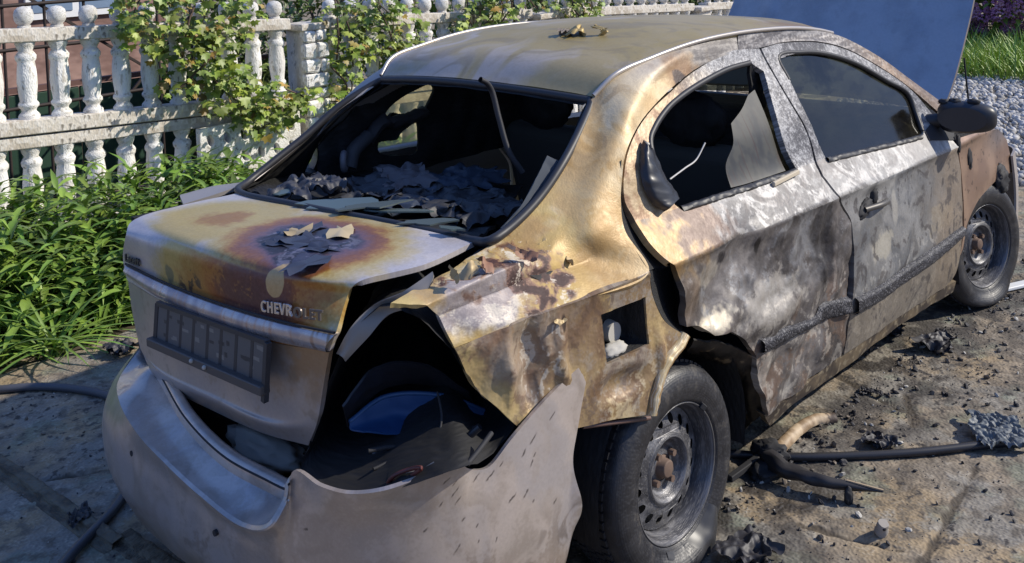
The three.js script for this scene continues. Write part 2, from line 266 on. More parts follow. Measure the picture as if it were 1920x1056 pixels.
const balTall = (() => { const h = .45, p = [[.052, 0], [.052, .02], [.046, .03], [.034, .045], [.038, .06], [.05, .075], [.05, .09], [.040, .105], [.046, .16], [.050, .22], [.047, .28], [.042, .33], [.050, .345], [.052, .365], [.044, .38], [.034, .395], [.045, .42], [.05, .44], [.05, h]]; const g = new THREE.LatheGeometry(p.map((q) => new THREE.Vector2(q[0] * 1.12, q[1])), 20); const uv = g.attributes.uv; for (let i = 0; i < uv.count; i++) uv.setXY(i, uv.getX(i) * .4, uv.getY(i) * .5); return g; })();
const balVar = [0, 1, 2, 3].map((k) => { const g = balTall.clone(), uv = g.attributes.uv, p = g.attributes.position; for (let i = 0; i < uv.count; i++) { uv.setXY(i, uv.getX(i) + k * .27, uv.getY(i) + k * .41); const q = [p.getX(i), p.getY(i), p.getZ(i)], n = 1 + .05 * fbm(q, 14, 3, k * 7); p.setXYZ(i, q[0] * n, q[1], q[2] * n); } g.computeVertexNormals(); return g; });
const finial = (() => { const g = new THREE.LatheGeometry([[.036, 0], [.036, .015], [.03, .02], [.042, .03], [.052, .05], [.054, .08], [.048, .105], [.03, .122], [.0005, .128]].map((q) => new THREE.Vector2(q[0], q[1])), 20); return g; })();
const metricUV = (g, k = .6) => { const p = g.attributes.position, n = g.attributes.normal, uv = g.attributes.uv; for (let i = 0; i < p.count; i++) { const ax = Math.abs(n.getX(i)), ay = Math.abs(n.getY(i)); uv.setXY(i, (ax > .7 ? p.getZ(i) : p.getX(i)) * k, (ay > .7 ? p.getZ(i) : p.getY(i)) * k); } return g; };
function fenceSection(x0, x1, label) {
  const f = new THREE.Group(), L = x1 - x0, n = Math.round(L / .187);
  const slab = (name, yb, h, d) => { const g = metricUV(new RoundedBoxGeometry(L - .01, h, d, 2, .008)); const p = g.attributes.position; for (let i = 0; i < p.count; i++) { const x = p.getX(i); p.setXYZ(i, x + x0 + L / 2, p.getY(i) + yb + h / 2 + SL * (x + x0 + L / 2), p.getZ(i)); } return mesh(name, g, rawConcrete, f); };
  slab('top_rail', 1.325, .08, .13); slab('middle_rail', .795, .085, .15); slab('lower_rail', .715, .072, .12); slab('bottom_rail', .10, .16, .16);
  for (let i = 0; i < n; i++) {
    const x = x0 + (i + .5) * L / n, y = fy(x);
    const put = (name, g, yy, s = 1) => { const m = mesh(name, g, paintedConcrete, f); m.position.set(x, yy + y, 0); m.rotation.set(rr(-.01, .01), rr(0, 6), rr(-.015, .015)); m.scale.set(1, s, 1); return m; };
    put('finial', finial, 1.403); put('baluster', balVar[(i * 7 + 1) % 4], .878, 1.0); put('baluster', balVar[(i * 5 + 2) % 4], .258, 1.02);
  }
  f.position.set(0, 0, FZ); return thing(f, 'balustrade_fence', label, 'fence', { group: 'sections of the concrete fence' });
}
function fencePost(x, label, tall = 1.32) {
  const f = new THREE.Group(), y = fy(x);
  mesh('core', metricUV(new THREE.BoxGeometry(.19, tall, .20)).translate(0, tall / 2 + y, -.012), rawConcrete, f);
  for (let r = 0, yy = .04; yy < tall - .07; r++) { const h = rr(.08, .13); let xx = -.105; while (xx < .08) { const w = rnd() < .55 ? .105 - xx : Math.min(rr(.1, .16), .105 - xx); const g = metricUV(new RoundedBoxGeometry(w - .008, h - .01, .07, 4, .02), 1.2); const p = g.attributes.position; for (let i = 0; i < p.count; i++) { const q = [p.getX(i) + xx, p.getY(i) + yy, p.getZ(i)]; p.setZ(i, p.getZ(i) + (p.getZ(i) > 0 ? .02 * fbm(q, 12, 3, r) : 0)); p.setY(i, p.getY(i) + .012 * fbm([q[0], q[1], 3], 9, 2, r)); } g.computeVertexNormals(); const m = mesh('stone', g, paintedConcrete, f); m.position.set(xx + w / 2, yy + h / 2 + y, .09); xx += w; } yy += h; }
  mesh('cap', metricUV(new RoundedBoxGeometry(.25, .05, .25, 2, .01)).translate(0, tall + .025 + y, 0), rawConcrete, f);
  f.position.set(x, 0, FZ + .02); return thing(f, 'fence_post', label, 'fence post', { group: 'stone-faced fence posts' });
}
fenceSection(-2.2, 1.70, 'sunlit white concrete balustrade fence section left of the stone-faced post');
fenceSection(1.98, 4.2, 'white balustrade fence section behind the car rear window, hung with vine');
fenceSection(4.45, 6.75, 'far balustrade fence section showing above the car roof');
fenceSection(7.0, 9.3, 'farthest balustrade fence section by the raised bonnet');
fencePost(1.85, 'stone-faced white fence post beside the leafy vine at left'); fencePost(4.33, 'stone-faced fence post above the rear of the roof'); fencePost(6.87, 'weathered fence post just left of the raised bonnet');
// decorative panel under the rail near the post
{ const g = new THREE.Group(); const s = new THREE.Shape(); s.moveTo(0, 0); s.lineTo(.75, 0); s.lineTo(.75, .44); s.lineTo(0, .44); for (let i = 0; i < 6; i++) for (let j = 0; j < 3; j++) { const h = new THREE.Path(); h.absellipse(.07 + i * .122, .08 + j * .14, .028, .045, 0, 6.2832, true, .3); s.holes.push(h); } const e = new THREE.ExtrudeGeometry(s, { depth: .04, bevelEnabled: true, bevelSize: .006, bevelThickness: .006, bevelSegments: 2, curveSegments: 10 }); mesh('pierced_slab', e, paintedConcrete, g); mesh('base_slab', metricUV(new THREE.BoxGeometry(.75, .2, .06)).translate(.375, -.11, .02), paintedConcrete, g); g.position.set(.92, .22, FZ + .10); thing(g, 'pierced_panel', 'white pierced concrete panel at the foot of the fence beside the post', 'panel'); }

// ---------------------------------------------------------------- yard behind the fence
{ const g = new THREE.Group(); const wallM = (() => { const m = maps(256, 256, (u, v) => { const P = [u * 5, v * 5, 0], a = fbm(P, 1, 4, 3), b = fbm(P, 8, 3, 5); return [...mixc([150, 122, 112], [118, 92, 84], sst(-.3, .4, a + .3 * b)), .9, 0, .5 + .3 * b]; }); return std({ map: m.map, bumpMap: m.bump, bumpScale: .01, roughness: .9 }); })();
  mesh('wall', new THREE.BoxGeometry(5.6, 3, .2).translate(.4, 1.5, 0), wallM, g);
  for (const x of [-.9, .6, 2.1]) { const w = mesh('window', new THREE.BoxGeometry(1.0, 1.1, .06).translate(x, 1.75, .12), std({ color: lin(.7, .7, .7), roughness: .6 }), g); for (const s of [-.24, .24]) mesh('pane', new THREE.BoxGeometry(.40, .96, .02).translate(x + s, 1.75, .15), phy({ color: lin(.25, .34, .48), roughness: .08, metalness: .3 }), w); }
  g.position.set(0, 0, -8.2); thing(g, 'house', 'pink plastered house wall with white windows seen through the fence', 'house'); }
{ const g = new THREE.Group(), m = std({ color: lin(.035, .025, .022), roughness: .7, metalness: .3 }); for (let x = -1.6; x <= 1.85; x += .28) mesh('upright', new THREE.CylinderGeometry(.011, .011, 1.75, 8).translate(x, .87, 0), m, g); for (const y of [.25, .8, 1.2, 1.5, 1.68]) mesh('cross_bar', new THREE.CylinderGeometry(.013, .013, 3.5, 8).rotateZ(Math.PI / 2).translate(.12, y, .012), m, g); for (const [a, b] of [[[-1.3, .8], [-.2, 1.5]], [[-.1, 1.6], [.9, .9]], [[.4, .5], [1.5, 1.6]]]) mesh('brace', bar([a[0], a[1], -.015], [b[0], b[1], -.015], .018), m, g); g.position.set(.4, 0, -4.7); g.rotation.y = .05; thing(g, 'iron_trellis', 'dark rusty iron trellis standing behind the left of the fence', 'trellis'); }
{ const g = new THREE.Group(), m = std({ color: lin(.02, .055, .035), roughness: .5, metalness: .2 }); for (let i = 0; i < 12; i++) mesh('sheet', new RoundedBoxGeometry(.385, .82, .03, 2, .012).translate(i * .39, .41, 0), m, g); mesh('capping', new THREE.BoxGeometry(4.7, .04, .06).translate(2.15, .85, 0), std({ color: lin(.12, .06, .05), roughness: .7 }), g); g.position.set(-1.6, 0, -5.3); thing(g, 'sheet_fence', 'low dark green sheet fence glimpsed behind the balusters', 'fence'); }
// ---------------------------------------------------------------- plants
const leafMat = (r, g, b, s = 1) => phy({ vertexColors: true, color: lin(r, g, b), roughness: .5, transmission: .28 * s, thickness: 0, side: THREE.DoubleSide });
class Leaves {
  constructor() { this.p = []; this.n = []; this.c = []; this.i = []; }
  // blade: length, width, bend; placed by matrix
  blade(M, L, W, bend, col, seg = 3) {
    const v = new THREE.Vector3(), o = this.p.length / 3;
    for (let k = 0; k <= seg; k++) { const t = k / seg, w = W * Math.sin(Math.PI * Math.pow(.08 + .92 * t, .8)) * .5 + .0008, y = -bend * L * t * t, z = L * t * (1 - .15 * bend * t); for (const s of [-1, 0, 1]) { v.set(s * w, y + (s ? w * .35 : 0), z).applyMatrix4(M); this.p.push(v.x, v.y, v.z); const k2 = s ? 1 : 1.18; this.c.push(col[0] * k2, col[1] * k2, col[2] * k2); } }
    for (let k = 0; k < seg; k++) for (let s = 0; s < 2; s++) { const a = o + k * 3 + s; this.i.push(a, a + 1, a + 4, a, a + 4, a + 3); }
  }
  lobed(M, R, col, k0) {
    const v = new THREE.Vector3(), o = this.p.length / 3, R_ = [.28, .62, .55, .98, .62, .86, .58, 1.08, .58, .86, .62, .98, .55, .62], n = R_.length; v.set(0, 0, 0).applyMatrix4(M); this.p.push(v.x, v.y, v.z); this.c.push(col[0] * 1.15, col[1] * 1.15, col[2] * 1.15);
    for (let i = 0; i < n; i++) { const t = -Math.PI / 2 + (i + .0) / n * 2 * Math.PI, r = R * R_[i] * (1 + .12 * Math.sin(i * 7 + k0)); v.set(Math.cos(t) * r, (i % 2 ? -.12 : .05) * r + .12 * R * Math.sin(t * 2 + k0), Math.sin(t) * r + R * .3).applyMatrix4(M); this.p.push(v.x, v.y, v.z); this.c.push(...col); }
    for (let i = 0; i < n; i++) this.i.push(o, o + 1 + i, o + 1 + (i + 1) % n);
  }
  geo() { const g = new THREE.BufferGeometry(); g.setAttribute('position', new THREE.Float32BufferAttribute(this.p, 3)); g.setAttribute('color', new THREE.Float32BufferAttribute(this.c, 3)); g.setAttribute('uv', new THREE.Float32BufferAttribute(new Float32Array(this.p.length / 3 * 2), 2)); g.setIndex(this.i); g.computeVertexNormals(); return g; }
}
const MX = (x, y, z, ry, rx, rz = 0, s = 1) => new THREE.Matrix4().compose(new THREE.Vector3(x, y, z), new THREE.Quaternion().setFromEuler(new THREE.Euler(rx, ry, rz, 'YXZ')), new THREE.Vector3(s, s, s));
const green = (a = .7, b = 1.3) => { const k = rr(a, b), y = rr(0, 1); return [(.095 + .075 * y) * k, (.185 + .06 * y) * k, (.024 + .012 * y) * k]; };
const white = lin(1, 1, 1);
const leafy = leafMat(1, 1, 1), stemMat = std({ color: lin(.10, .14, .04), roughness: .7 }), woodMat = std({ color: lin(.10, .065, .045), roughness: .85 });
{ // thick bed of long-leaved plants in front of the fence
  const L = new Leaves();
  for (let i = 0; i < 760; i++) {
    const z = lerp(-2.40, -3.35, Math.pow(rnd(), .9)), x = rr(-1.9, 2.2), H = (lerp(.26, lerp(.58, .44, sst(.4, 1.4, x)), sst(-2.4, -2.9, z)) + .05 * N3(x * 2, z * 2, 3)) * rr(.75, 1.12), lx = rr(-.10, .10), lz = rr(-.04, .12);
    const n = 11 + (rnd() * 6 | 0);
    for (let k = 0; k < n; k++) { const t = lerp(.22, 1, k / n), a = k * 2.4 + i, y = H * t; L.blade(MX(x + lx * t, y, z + lz * t, a, lerp(.35, -.9, t) + rr(-.35, .35), rr(-.3, .3)), rr(.11, .20) * lerp(1.15, .75, t), rr(.018, .050), rr(.3, 1.0), green(.7, 1.8)); }
  }
  setting(shadow(new THREE.Mesh(L.geo(), leafy)), 'leafy_bed', 'dense bright green long-leaved plants filling the bed along the fence', 'stuff', 'plants');
}
function clump(x, z, n, len, label, w = .016) { const L = new Leaves(); for (let i = 0; i < n; i++) L.blade(MX(x + rr(-.06, .06), .0, z + rr(-.05, .05), rr(0, 6.283), -rr(.7, 1.35)), len * rr(.7, 1.15), w * rr(.8, 1.2), rr(.5, 1.15), green(.9, 1.7), 7); const g = new THREE.Group(); mesh('leaves', L.geo(), leafy, g); const c = new THREE.ConeGeometry(.03, .06, 8); c.translate(x, .02, z); mesh('crown', c, stemMat, g); return thing(g, 'arching_plant', label, 'plant', { group: 'strap-leaved clumps at the bed edge' }); }
clump(...[-.531,-2.247], 40, .42, 'clump of long arching strap leaves at the edge of the pavement, left of the car'); clump(...[-.706,-2.364], 26, .42, 'yellow-green strap-leaved clump at the very left edge beside the pavement', .022); clump(...[-.237,-2.324], 24, .32, 'small strap-leaved clump close to the rear bumper');
function vine(name, label, spots, n, z0, z1, R0 = .028, R1 = .056, dens = 1) {   // spots: [x, y, rx, ry]
  const g = new THREE.Group(), L = new Leaves(), T = [];
  for (const [x, y, rx, ry, k] of spots) for (let i = 0; i < 1.15 * n * (k ?? 1); i++) { let a, b, c; do { a = rr(-1, 1); b = rr(-1, 1); } while (a * a + b * b + .5 * N3((x + a * rx) * 4, (y + b * ry) * 4, 2) > 1); const z = lerp(z0, z1, rnd()); L.lobed(MX(x + a * rx, y + b * ry, z, rr(-.8, .8), rr(.15, 1.35), rr(-.5, .5)), rr(R0, R1) * (rnd() < .3 ? .6 : 1), (() => { const q = green(.7, 1.9); return rnd() < .08 ? [q[0] * 1.8, q[1] * .75, q[2]] : [q[0] * 1.3, q[1] * 1.05, q[2]]; })(), i); }
  mesh('foliage', L.geo(), leafy, g);
  for (let i = 0; i < 7; i++) { const [x, y, rx, ry] = spots[i % spots.length]; T.push(tube([[x + rr(-.5, .5) * rx, y - ry * rr(.7, 1.1), lerp(z0, z1, .3)], [x + rr(-.6, .6) * rx, y, lerp(z0, z1, .6)], [x + rr(-.8, .8) * rx, y + ry * rr(.5, 1), lerp(z0, z1, .5)]], rr(.004, .008), 12, 5)); }
  mesh('stem', join(T), woodMat, g);
  return thing(g, name, label, 'vine', { group: 'vines on the fence' });
}
vine('grape_vine', 'big bright grape vine hanging over the fence left of the stone-faced post', [[...[.722,1.361], .30, .22, 1], [...[.889,1.125], .26, .22, 1], [...[1.179,.879], .26, .18, 1], [...[1.368,.69], .22, .13, .6], [...[.557,1.491], .2, .2, .6], [...[1.605,.763], .12, .09, .25], [...[1.054,1.382], .3, .2, .7]], 150, -3.52, -3.25);
vine('grape_vine', 'grape vine spilling through the fence right of the stone-faced post', [[...[2.107,1.173], .22, .3, .8], [...[2.456,1.218], .3, .28, 1], [...[2.036,.796], .16, .16, .35], [...[2.592,.922], .2, .15, .4]], 150, -3.52, -3.3);
vine('grape_vine', 'vine tuft on the fence above the rear edge of the roof', [[...[3.402,1.197], .28, .2, .8], [...[3.653,1.242], .22, .2, .4]], 150, -3.52, -3.3);
vine('grape_vine', 'small vine tuft on the fence above the middle of the roof', [[...[4.723,1.146], .28, .18, .8], [...[4.189,1.292], .4, .15, .4]], 130, -3.52, -3.3);
function shrub(name, label, x, z, r, h, n, cols, leafR, cat = 'shrub', group) {
  const g = new THREE.Group(), L = new Leaves();
  for (let i = 0; i < n; i++) { let a, b, c; do { a = rr(-1, 1); b = rr(-1, 1); c = rr(-1, 1); } while (a * a + b * b + c * c + .45 * N3(a * 2 + x, b * 2, c * 2 + z) > 1); L.blade(MX(x + a * r, h * .55 + b * h * .5, z + c * r, rr(0, 6.3), rr(-.9, .9), rr(-.6, .6)), leafR * rr(.8, 1.4), leafR * rr(.5, .8), rr(.1, .7), cols(), 2); }
  mesh('crown', L.geo(), leafy, g); const t = []; for (let i = 0; i < 5; i++) t.push(tube([[x + rr(-.08, .08), -.03, z + rr(-.08, .08)], [x + rr(-.3, .3) * r, h * .4, z + rr(-.3, .3) * r], [x + rr(-.6, .6) * r, h * .8, z + rr(-.6, .6) * r]], .014, 8, 5)); mesh('trunk', join(t), woodMat, g);
  return thing(g, name, label, cat, group ? { group } : {});
}
const deep = () => green(.35, .8);
for (const [x, z, r, h, t] of [[2.0, -4.9, .6, 1.7, 'dark shrub behind the fence right of the vine-hung post'], [3.0, -4.9, .65, 1.8, 'dark shrub behind the fence above the rear window corner'], [4.1, -4.9, .65, 1.7, 'dark shrub behind the fence above the rear of the roof'], [5.2, -4.8, .65, 1.6, 'dark shrub behind the fence above the roof middle'], [6.4, -4.8, .7, 1.7, 'dark shrub behind the fence above the front of the roof'], [7.7, -4.8, .75, 1.8, 'dark shrub behind the fence close to the raised bonnet'], [9.2, -4.8, .8, 1.9, 'dark shrub behind the end of the fence']]) shrub('garden_shrub', t, x, z, r, h, 1500, deep, .075, 'shrub', 'shrubs behind the fence');
{ // tall grass and lilac beyond the gravel
  const L = new Leaves(); for (let i = 0; i < 9000; i++) { const x = rr(9.15, 12.5), z = rr(-5, .6); L.blade(MX(x, -.03, z, rr(0, 6.3), -rr(1.0, 1.55)), rr(.22, .5), rr(.012, .02), rr(.1, .7), (() => { const k = rr(.9, 1.8); return [.18 * k, .27 * k, .035 * k]; })(), 3); }
  setting(shadow(new THREE.Mesh(L.geo(), leafy)), 'tall_grass', 'sunny tall grass beyond the gravel drive', 'stuff', 'grass');
  const s = shrub('lilac_bush', 'lilac bush with purple flower clusters beyond the grass at right', 12.3, -2.1, 1.0, 2.2, 3600, () => green(.6, 1.3), .10, 'bush');
  const fm = std({ color: lin(.34, .14, .30), roughness: .8 }), fg = (() => { const t = []; for (let i = 0; i < 60; i++) { const y = rnd(), r = .06 * (1 - y * .8), a = rr(0, 6.3), q = new THREE.OctahedronGeometry(.016); q.translate(Math.cos(a) * r, y * .2, Math.sin(a) * r); t.push(q); } return mergeGeometries(t); })();
  for (let i = 0; i < 130; i++) { const a = rr(1.6, 4.7), e = rr(-1.1, .5), m = mesh('flower_cluster', fg, i % 3 ? fm : std({ color: lin(.42, .22, .36), roughness: .8 }), s); m.position.set(12.3 + Math.cos(a) * 1.0 * Math.cos(e), 1.0 + .95 * Math.sin(e), -2.1 + Math.sin(a) * 1.0 * Math.cos(e)); m.rotation.set(rr(-.5, .5), 0, rr(-.5, .5)); m.scale.setScalar(rr(.8, 1.5)); }
  for (const [x, z, r, h, t] of [[13.9, -3.6, 1.5, 3.4, 'big green bush behind the lilac, partly hidden by the raised bonnet'], [14.6, -1.0, 1.5, 3.0, 'green bush at the right edge beyond the grass']]) shrub('green_bush', t, x, z, r, h, 2600, () => green(.5, 1.1), .11, 'bush');
}
// ---------------------------------------------------------------- the burnt saloon car (x forward, z to its right side, origin under the rear axle)
const car = new THREE.Group();
thing(car, 'burnt_car', 'burnt-out silver saloon car with scorched panels, missing rear lamp and raised bonnet', 'car');
const HT = [[-.76,.74],[-.67,.78],[-.61,.80],[-.49,.827],[-.38,.841],[-.25,.843],[-.12,.839],[-.04,.837],[-.012,.842],[0,.848],[.012,.841],[.09,.785],[.112,.766],[.25,.71],[.385,.638],[.475,.592],[.525,.572],[.575,.545]];
const creaseY = (x) => { if (x < 0) return .876 - .03 * x; x = Math.min(x, 2.6); return .876 - .038 * x + .004 * x * x; };
const prof = (h) => {
  const n = HT.length; if (h <= HT[0][0]) return HT[0][1]; if (h >= HT[n - 1][0]) return HT[n - 1][1] - (h - .575) * 2;
  let i = 0; while (h > HT[i + 1][0]) i++;
  const [x0, y0] = HT[i], [x1, y1] = HT[i + 1], d = x1 - x0, m = (y1 - y0) / d;
  const m0 = i === 0 ? m : .5 * (m + (y0 - HT[i - 1][1]) / (x0 - HT[i - 1][0])), m1 = i === n - 2 ? m : .5 * (m + (HT[i + 2][1] - y1) / (HT[i + 2][0] - x1)), t = (h - x0) / d;
  return (2 * t ** 3 - 3 * t * t + 1) * y0 + (t ** 3 - 2 * t * t + t) * d * m0 + (-2 * t ** 3 + 3 * t * t) * y1 + (t ** 3 - t * t) * d * m1;
};
const widX = (x) => x < .1 ? 1 - .235 * (.1 - x) ** 2.2 : x > 2 ? 1 - .08 * (x - 2) ** 2 : 1;
const sideZ = (x, y) => widX(x) * prof(y - creaseY(x));

// colours of scorched sheet metal (sRGB)
const SILVER = [176, 168, 164], GOLD = [190, 158, 104], OLIVE = [160, 142, 86], BROWN = [116, 76, 46], RUST = [98, 62, 46], PURPLE = [84, 62, 66], SOOT = [30, 28, 30], BLUED = [48, 50, 66], ASH = [206, 200, 190], STEEL = [132, 128, 124], DARK = [66, 60, 58], TAN = [196, 176, 140];
const soot = std({ color: lin(.018, .018, .021), roughness: .75 });
const sootGloss = std({ color: lin(.02, .021, .026), roughness: .38 });
const rubberBurnt = std({ color: lin(.022, .022, .026), roughness: .5 });
const steelDark = std({ color: lin(.10, .095, .09), roughness: .5, metalness: .5 });
const ashMat = std({ color: lin(.42, .40, .36), roughness: .9 });
// speckled soot for the inside of the car
const insideMat = (() => { const m = maps(256, 256, (u, v) => { const a = fbm([u * 6, v * 6, 1], 1, 4), b = fbm([u * 30, v * 30, 5], 1, 2), k = 22 + 14 * a + 10 * Math.max(0, b); return [k, k, k * 1.08, .75 - .25 * Math.max(0, a), 0, .5 + .3 * b]; }); return std({ map: m.map, roughnessMap: m.rm, roughness: 1, bumpMap: m.bump, bumpScale: .004, side: THREE.DoubleSide }); })();

// ---- right rear door and front door, cut from the side of the body
const rearDoorLine = [[.914,1.352],[.713,1.363],[.469,1.327],[.301,1.288],[.163,1.252],[.049,1.208],[-.033,1.158],[-.084,1.103],[-.105,1.049],[-.095,1.008],[-.091,.945],[-.066,.899],[-.017,.85],[0,.773],[.007,.691],[.07,.673],[.126,.631],[.224,.609],[.323,.532],[.363,.489],[.401,.387],[.471,.256],[.722,.258],[.975,.279],[.996,.38],[.999,.479],[1.024,.653],[1.016,.752],[.933,.854],[.913,.92],[.958,1.02],[.938,1.171]];
const rearDoorHole = [[.822,1.312],[.671,1.309],[.521,1.293],[.355,1.268],[.251,1.245],[.144,1.204],[.098,1.176],[.076,1.127],[.081,1.059],[.092,1.005],[.115,.978],[.531,.961],[.804,.953],[.794,1.077],[.877,1.276]];
const frontDoorLine = [[.928,1.35],[1.077,1.353],[1.32,1.331],[1.552,1.277],[1.747,1.184],[1.901,1.086],[2.029,.952],[2.045,.847],[2.079,.755],[2.092,.638],[2.089,.469],[2.077,.372],[2.041,.275],[1.939,.241],[1.571,.253],[1.008,.269],[1.014,.374],[1.02,.473],[1.045,.648],[1.036,.747],[.948,.851],[.929,.917],[.972,1.018],[.951,1.169]];
const frontDoorHole = [[1.021,1.305],[1.209,1.305],[1.379,1.28],[1.58,1.219],[1.755,1.129],[1.887,1.057],[1.893,.982],[1.854,.912],[1.758,.895],[1.375,.922],[1.018,.948],[1.021,.965],[1.009,1.131],[1.019,1.228]];
const corner = (l, ids) => { for (const i of ids) l[i].push(1); return l; };
corner(rearDoorLine, [0, 14, 16, 19, 21, 23, 29]); corner(rearDoorHole, [0, 10, 12, 14]); corner(frontDoorLine, [0, 7, 14, 15, 21]); corner(frontDoorHole, [0, 8, 10]);
const bumpAt = (x, y, c, r, k) => { const d = Math.hypot((x - c[0]) / (r[0] ?? r), (y - c[1]) / (r[1] ?? r)); return d < 1 ? k * (1 - d * d) ** 2 : 0; };
const ridge = (x, y, s, f) => 1 - 2 * Math.abs(N3(x * f, y * f, s));
const rearDoorZ = (x, y) => {
  const low = sst(.875, .80, y);
  let z = sideZ(x, y) + .002 * N3(x * 3, y * 3, 4);
  z += low * (.012 * N3(x * 4.2, y * 4.2, 11) + .006 * N3(x * 9, y * 9, 3) + .003 * N3(x * 19, y * 21, 8));
  z += bumpAt(x, y, [.344,.799], [.22, .16], -.03) + bumpAt(x, y, [.847,.686], [.06, .16], -.022) + bumpAt(x, y, [.82,.639], [.05, .08], .02) + bumpAt(x, y, [.49,.578], [.22, .06], .022) + bumpAt(x, y, [.155,.726], [.14, .12], -.02) + bumpAt(x, y, [.435,.842], [.10, .05], .012);
  z += bumpAt(x, y, [.157,.633], [.11, .05], .022) + bumpAt(x, y, [.791,.439], [.10, .06], -.016);
  return [x, y, z];
};
const frontDoorZ = (x, y) => { const low = sst(.85, .78, y); return [x, y, sideZ(x, y) + low * (.004 * N3(x * 3, y * 3, 21) + .0025 * N3(x * 9, y * 8, 2)) + bumpAt(x, y, [1.244,.779], [.16, .05], -.014)]; };
const warp = (P, f, s) => { const k = .45 / f; return [P[0] + k * fbm(P, f, 2, s + 11), P[1] + k * fbm(P, f, 2, s + 23), P[2] + k * fbm(P, f, 2, s + 37)]; };
const isl = (P, c, r, n) => sst(1.25, .75, dist(P, c, r) + n);
const doorPaint = (front) => (P) => {
  const [x, y, z] = P, h = y - creaseY(x), W = warp(P, 3.5, 2), a = fbm(W, 2.6, 3, 1), b = fbm(P, 11, 3, 5), e = fbm(P, 38, 2, 9), g = fbm(P, 120, 2, 19), gr = .30 * e + .22 * g;
  let c, rough = .54 + .10 * b, met = .2, bump = .5 + .12 * e + .06 * g;
  if (h > .116) {
    const k = fbm(W, 2.5, 3, 60);
    c = mixc([78, 76, 78], [132, 131, 132], sst(-.5, .6, k + 1.2 * gr)); c = mixc(c, [178, 177, 176], .6 * sst(.0, .5, g + .5 * e + .3 * k));
    if (!front) c = mixc(c, mixc([182, 158, 122], [138, 106, 76], sst(-.1, .4, b)), .9 * sst(.62, .22, x + .1 * b));
    rough = .45;
  } else if (h > 0) {
    const lf = fbm(W, 3, 3, 70), v = fbm(W, 10, 3, 72);
    c = mixc([116, 113, 111], [148, 146, 144], sst(-.4, .4, lf + gr)); c = mixc(c, [194, 191, 186], .7 * sst(-.05, .35, v + gr + .4 * lf)); c = mixc(c, [92, 86, 84], .6 * sst(.0, .4, fbm(W, 6, 3, 77) + gr - .1));
    if (front) c = mixc(c, [194, 192, 188], .4 * sst(1.2, 1.6, x + .2 * b));
    else { c = mixc(c, [118, 92, 76], .7 * sst(.2, .04, Math.abs(x - .14 + .12 * b))); c = mixc(c, [186, 152, 102], .9 * sst(.12, -.04, x + .2 * b)); }
    rough = .52 + .1 * b; met = .15;
  } else if (front) {
    c = mixc([136, 135, 134], [108, 107, 106], sst(-.4, .4, a + .4 * b)); c = mixc(c, [92, 94, 98], .6 * sst(-.05, .3, fbm(W, 3, 3, 44) + gr));
    c = mixc(c, [170, 164, 150], .8 * isl(P, [1.296,.593,.843], [.085, .055, .2], .5 * b + .3 * e)); c = mixc(c, [164, 160, 152], .75 * isl(P, [1.402,.714,.839], [.022, .075, .2], .7 * b)); c = mixc(c, [156, 148, 132], .6 * isl(P, [1.85,.569,.843], [.10, .05, .2], .8 * b + .3 * e)); c = mixc(c, [156, 154, 150], .7 * isl(P, [1.336,.799,.838], [.10, .03, .2], .7 * b));
    c = mixc(c, [172, 168, 160], .6 * sst(.1, .4, fbm(W, 10, 3, 94) + gr) * sst(.62, .48, y + .05 * a));
    c = mixc(c, [140, 122, 102], .65 * sst(1.6, 2.0, x + .15 * a)); c = mixc(c, [126, 114, 98], .6 * sst(.47, .41, y + .03 * b));
    c = mixc(c, [60, 56, 56], .6 * sst(.22, .5, fbm(W, 8, 3, 90) + gr));
  } else {
    const pt = fbm(W, 4.2, 3, 17);
    c = mixc([112, 107, 105], [82, 77, 75], sst(-.35, .35, a + .3 * b + gr)); c = mixc(c, [134, 135, 138], .7 * sst(-.1, .3, pt + gr) * sst(.58, .68, y)); met += .2 * sst(-.06, .24, pt);
    c = mixc(c, [108, 84, 68], .6 * sst(-.05, .35, fbm(W, 3.4, 3, 41) + gr) * sst(.68, .5, y + .1 * a));
    c = mixc(c, [52, 48, 48], .6 * sst(-.05, .5, fbm([W[0] * 1.4, W[1] * .8, W[2]], 4.5, 3, 36) + .5 * gr) * sst(.48, .62, y)); c = mixc(c, [38, 35, 36], .7 * isl(P, [.834,.725,.839], [.08, .16, .3], .5 * b));
    c = mixc(c, [192, 182, 162], .8 * isl(P, [.131,.657,.842], [.13, .035, .3], .7 * b + .3 * e)); c = mixc(c, [184, 178, 168], .6 * isl(P, [.444,.616,.843], [.2, .075, .3], .6 * b + .9 * gr + .4 * pt)); c = mixc(c, [164, 156, 142], .6 * isl(P, [.151,.796,.837], [.10, .03, .3], .9 * b)); c = mixc(c, [166, 160, 152], .6 * isl(P, [.425,.43,.836], [.05, .09, .3], .9 * b + .3 * e)); c = mixc(c, [172, 168, 162], .7 * isl(P, [.602,.293,.812], [.03, .035, .3], .9 * b));
    c = mixc(c, [188, 182, 172], .55 * sst(.08, .4, fbm(W, 9, 3, 23) + gr) * sst(.66, .52, y));
    c = mixc(c, [30, 26, 26], .9 * isl(P, [.433,.806,.836], [.012, .03, .3], .3 * b)); c = mixc(c, [30, 26, 28], .9 * isl(P, [.231,.82,.837], [.03, .022, .3], .7 * b));
    c = mixc(c, [178, 146, 94], .9 * sst(.10, -.04, x + .12 * b + .1 * a) * sst(-.10, .0, h + .05 * a)); c = mixc(c, [126, 96, 66], .6 * sst(.16, -.04, x + .16 * a) * sst(-.3, -.02, h));
  }
  return [c[0] + 9 * e + 8 * g, c[1] + 9 * e + 8 * g, c[2] + 9 * e + 8 * g, rough, met, bump];
};
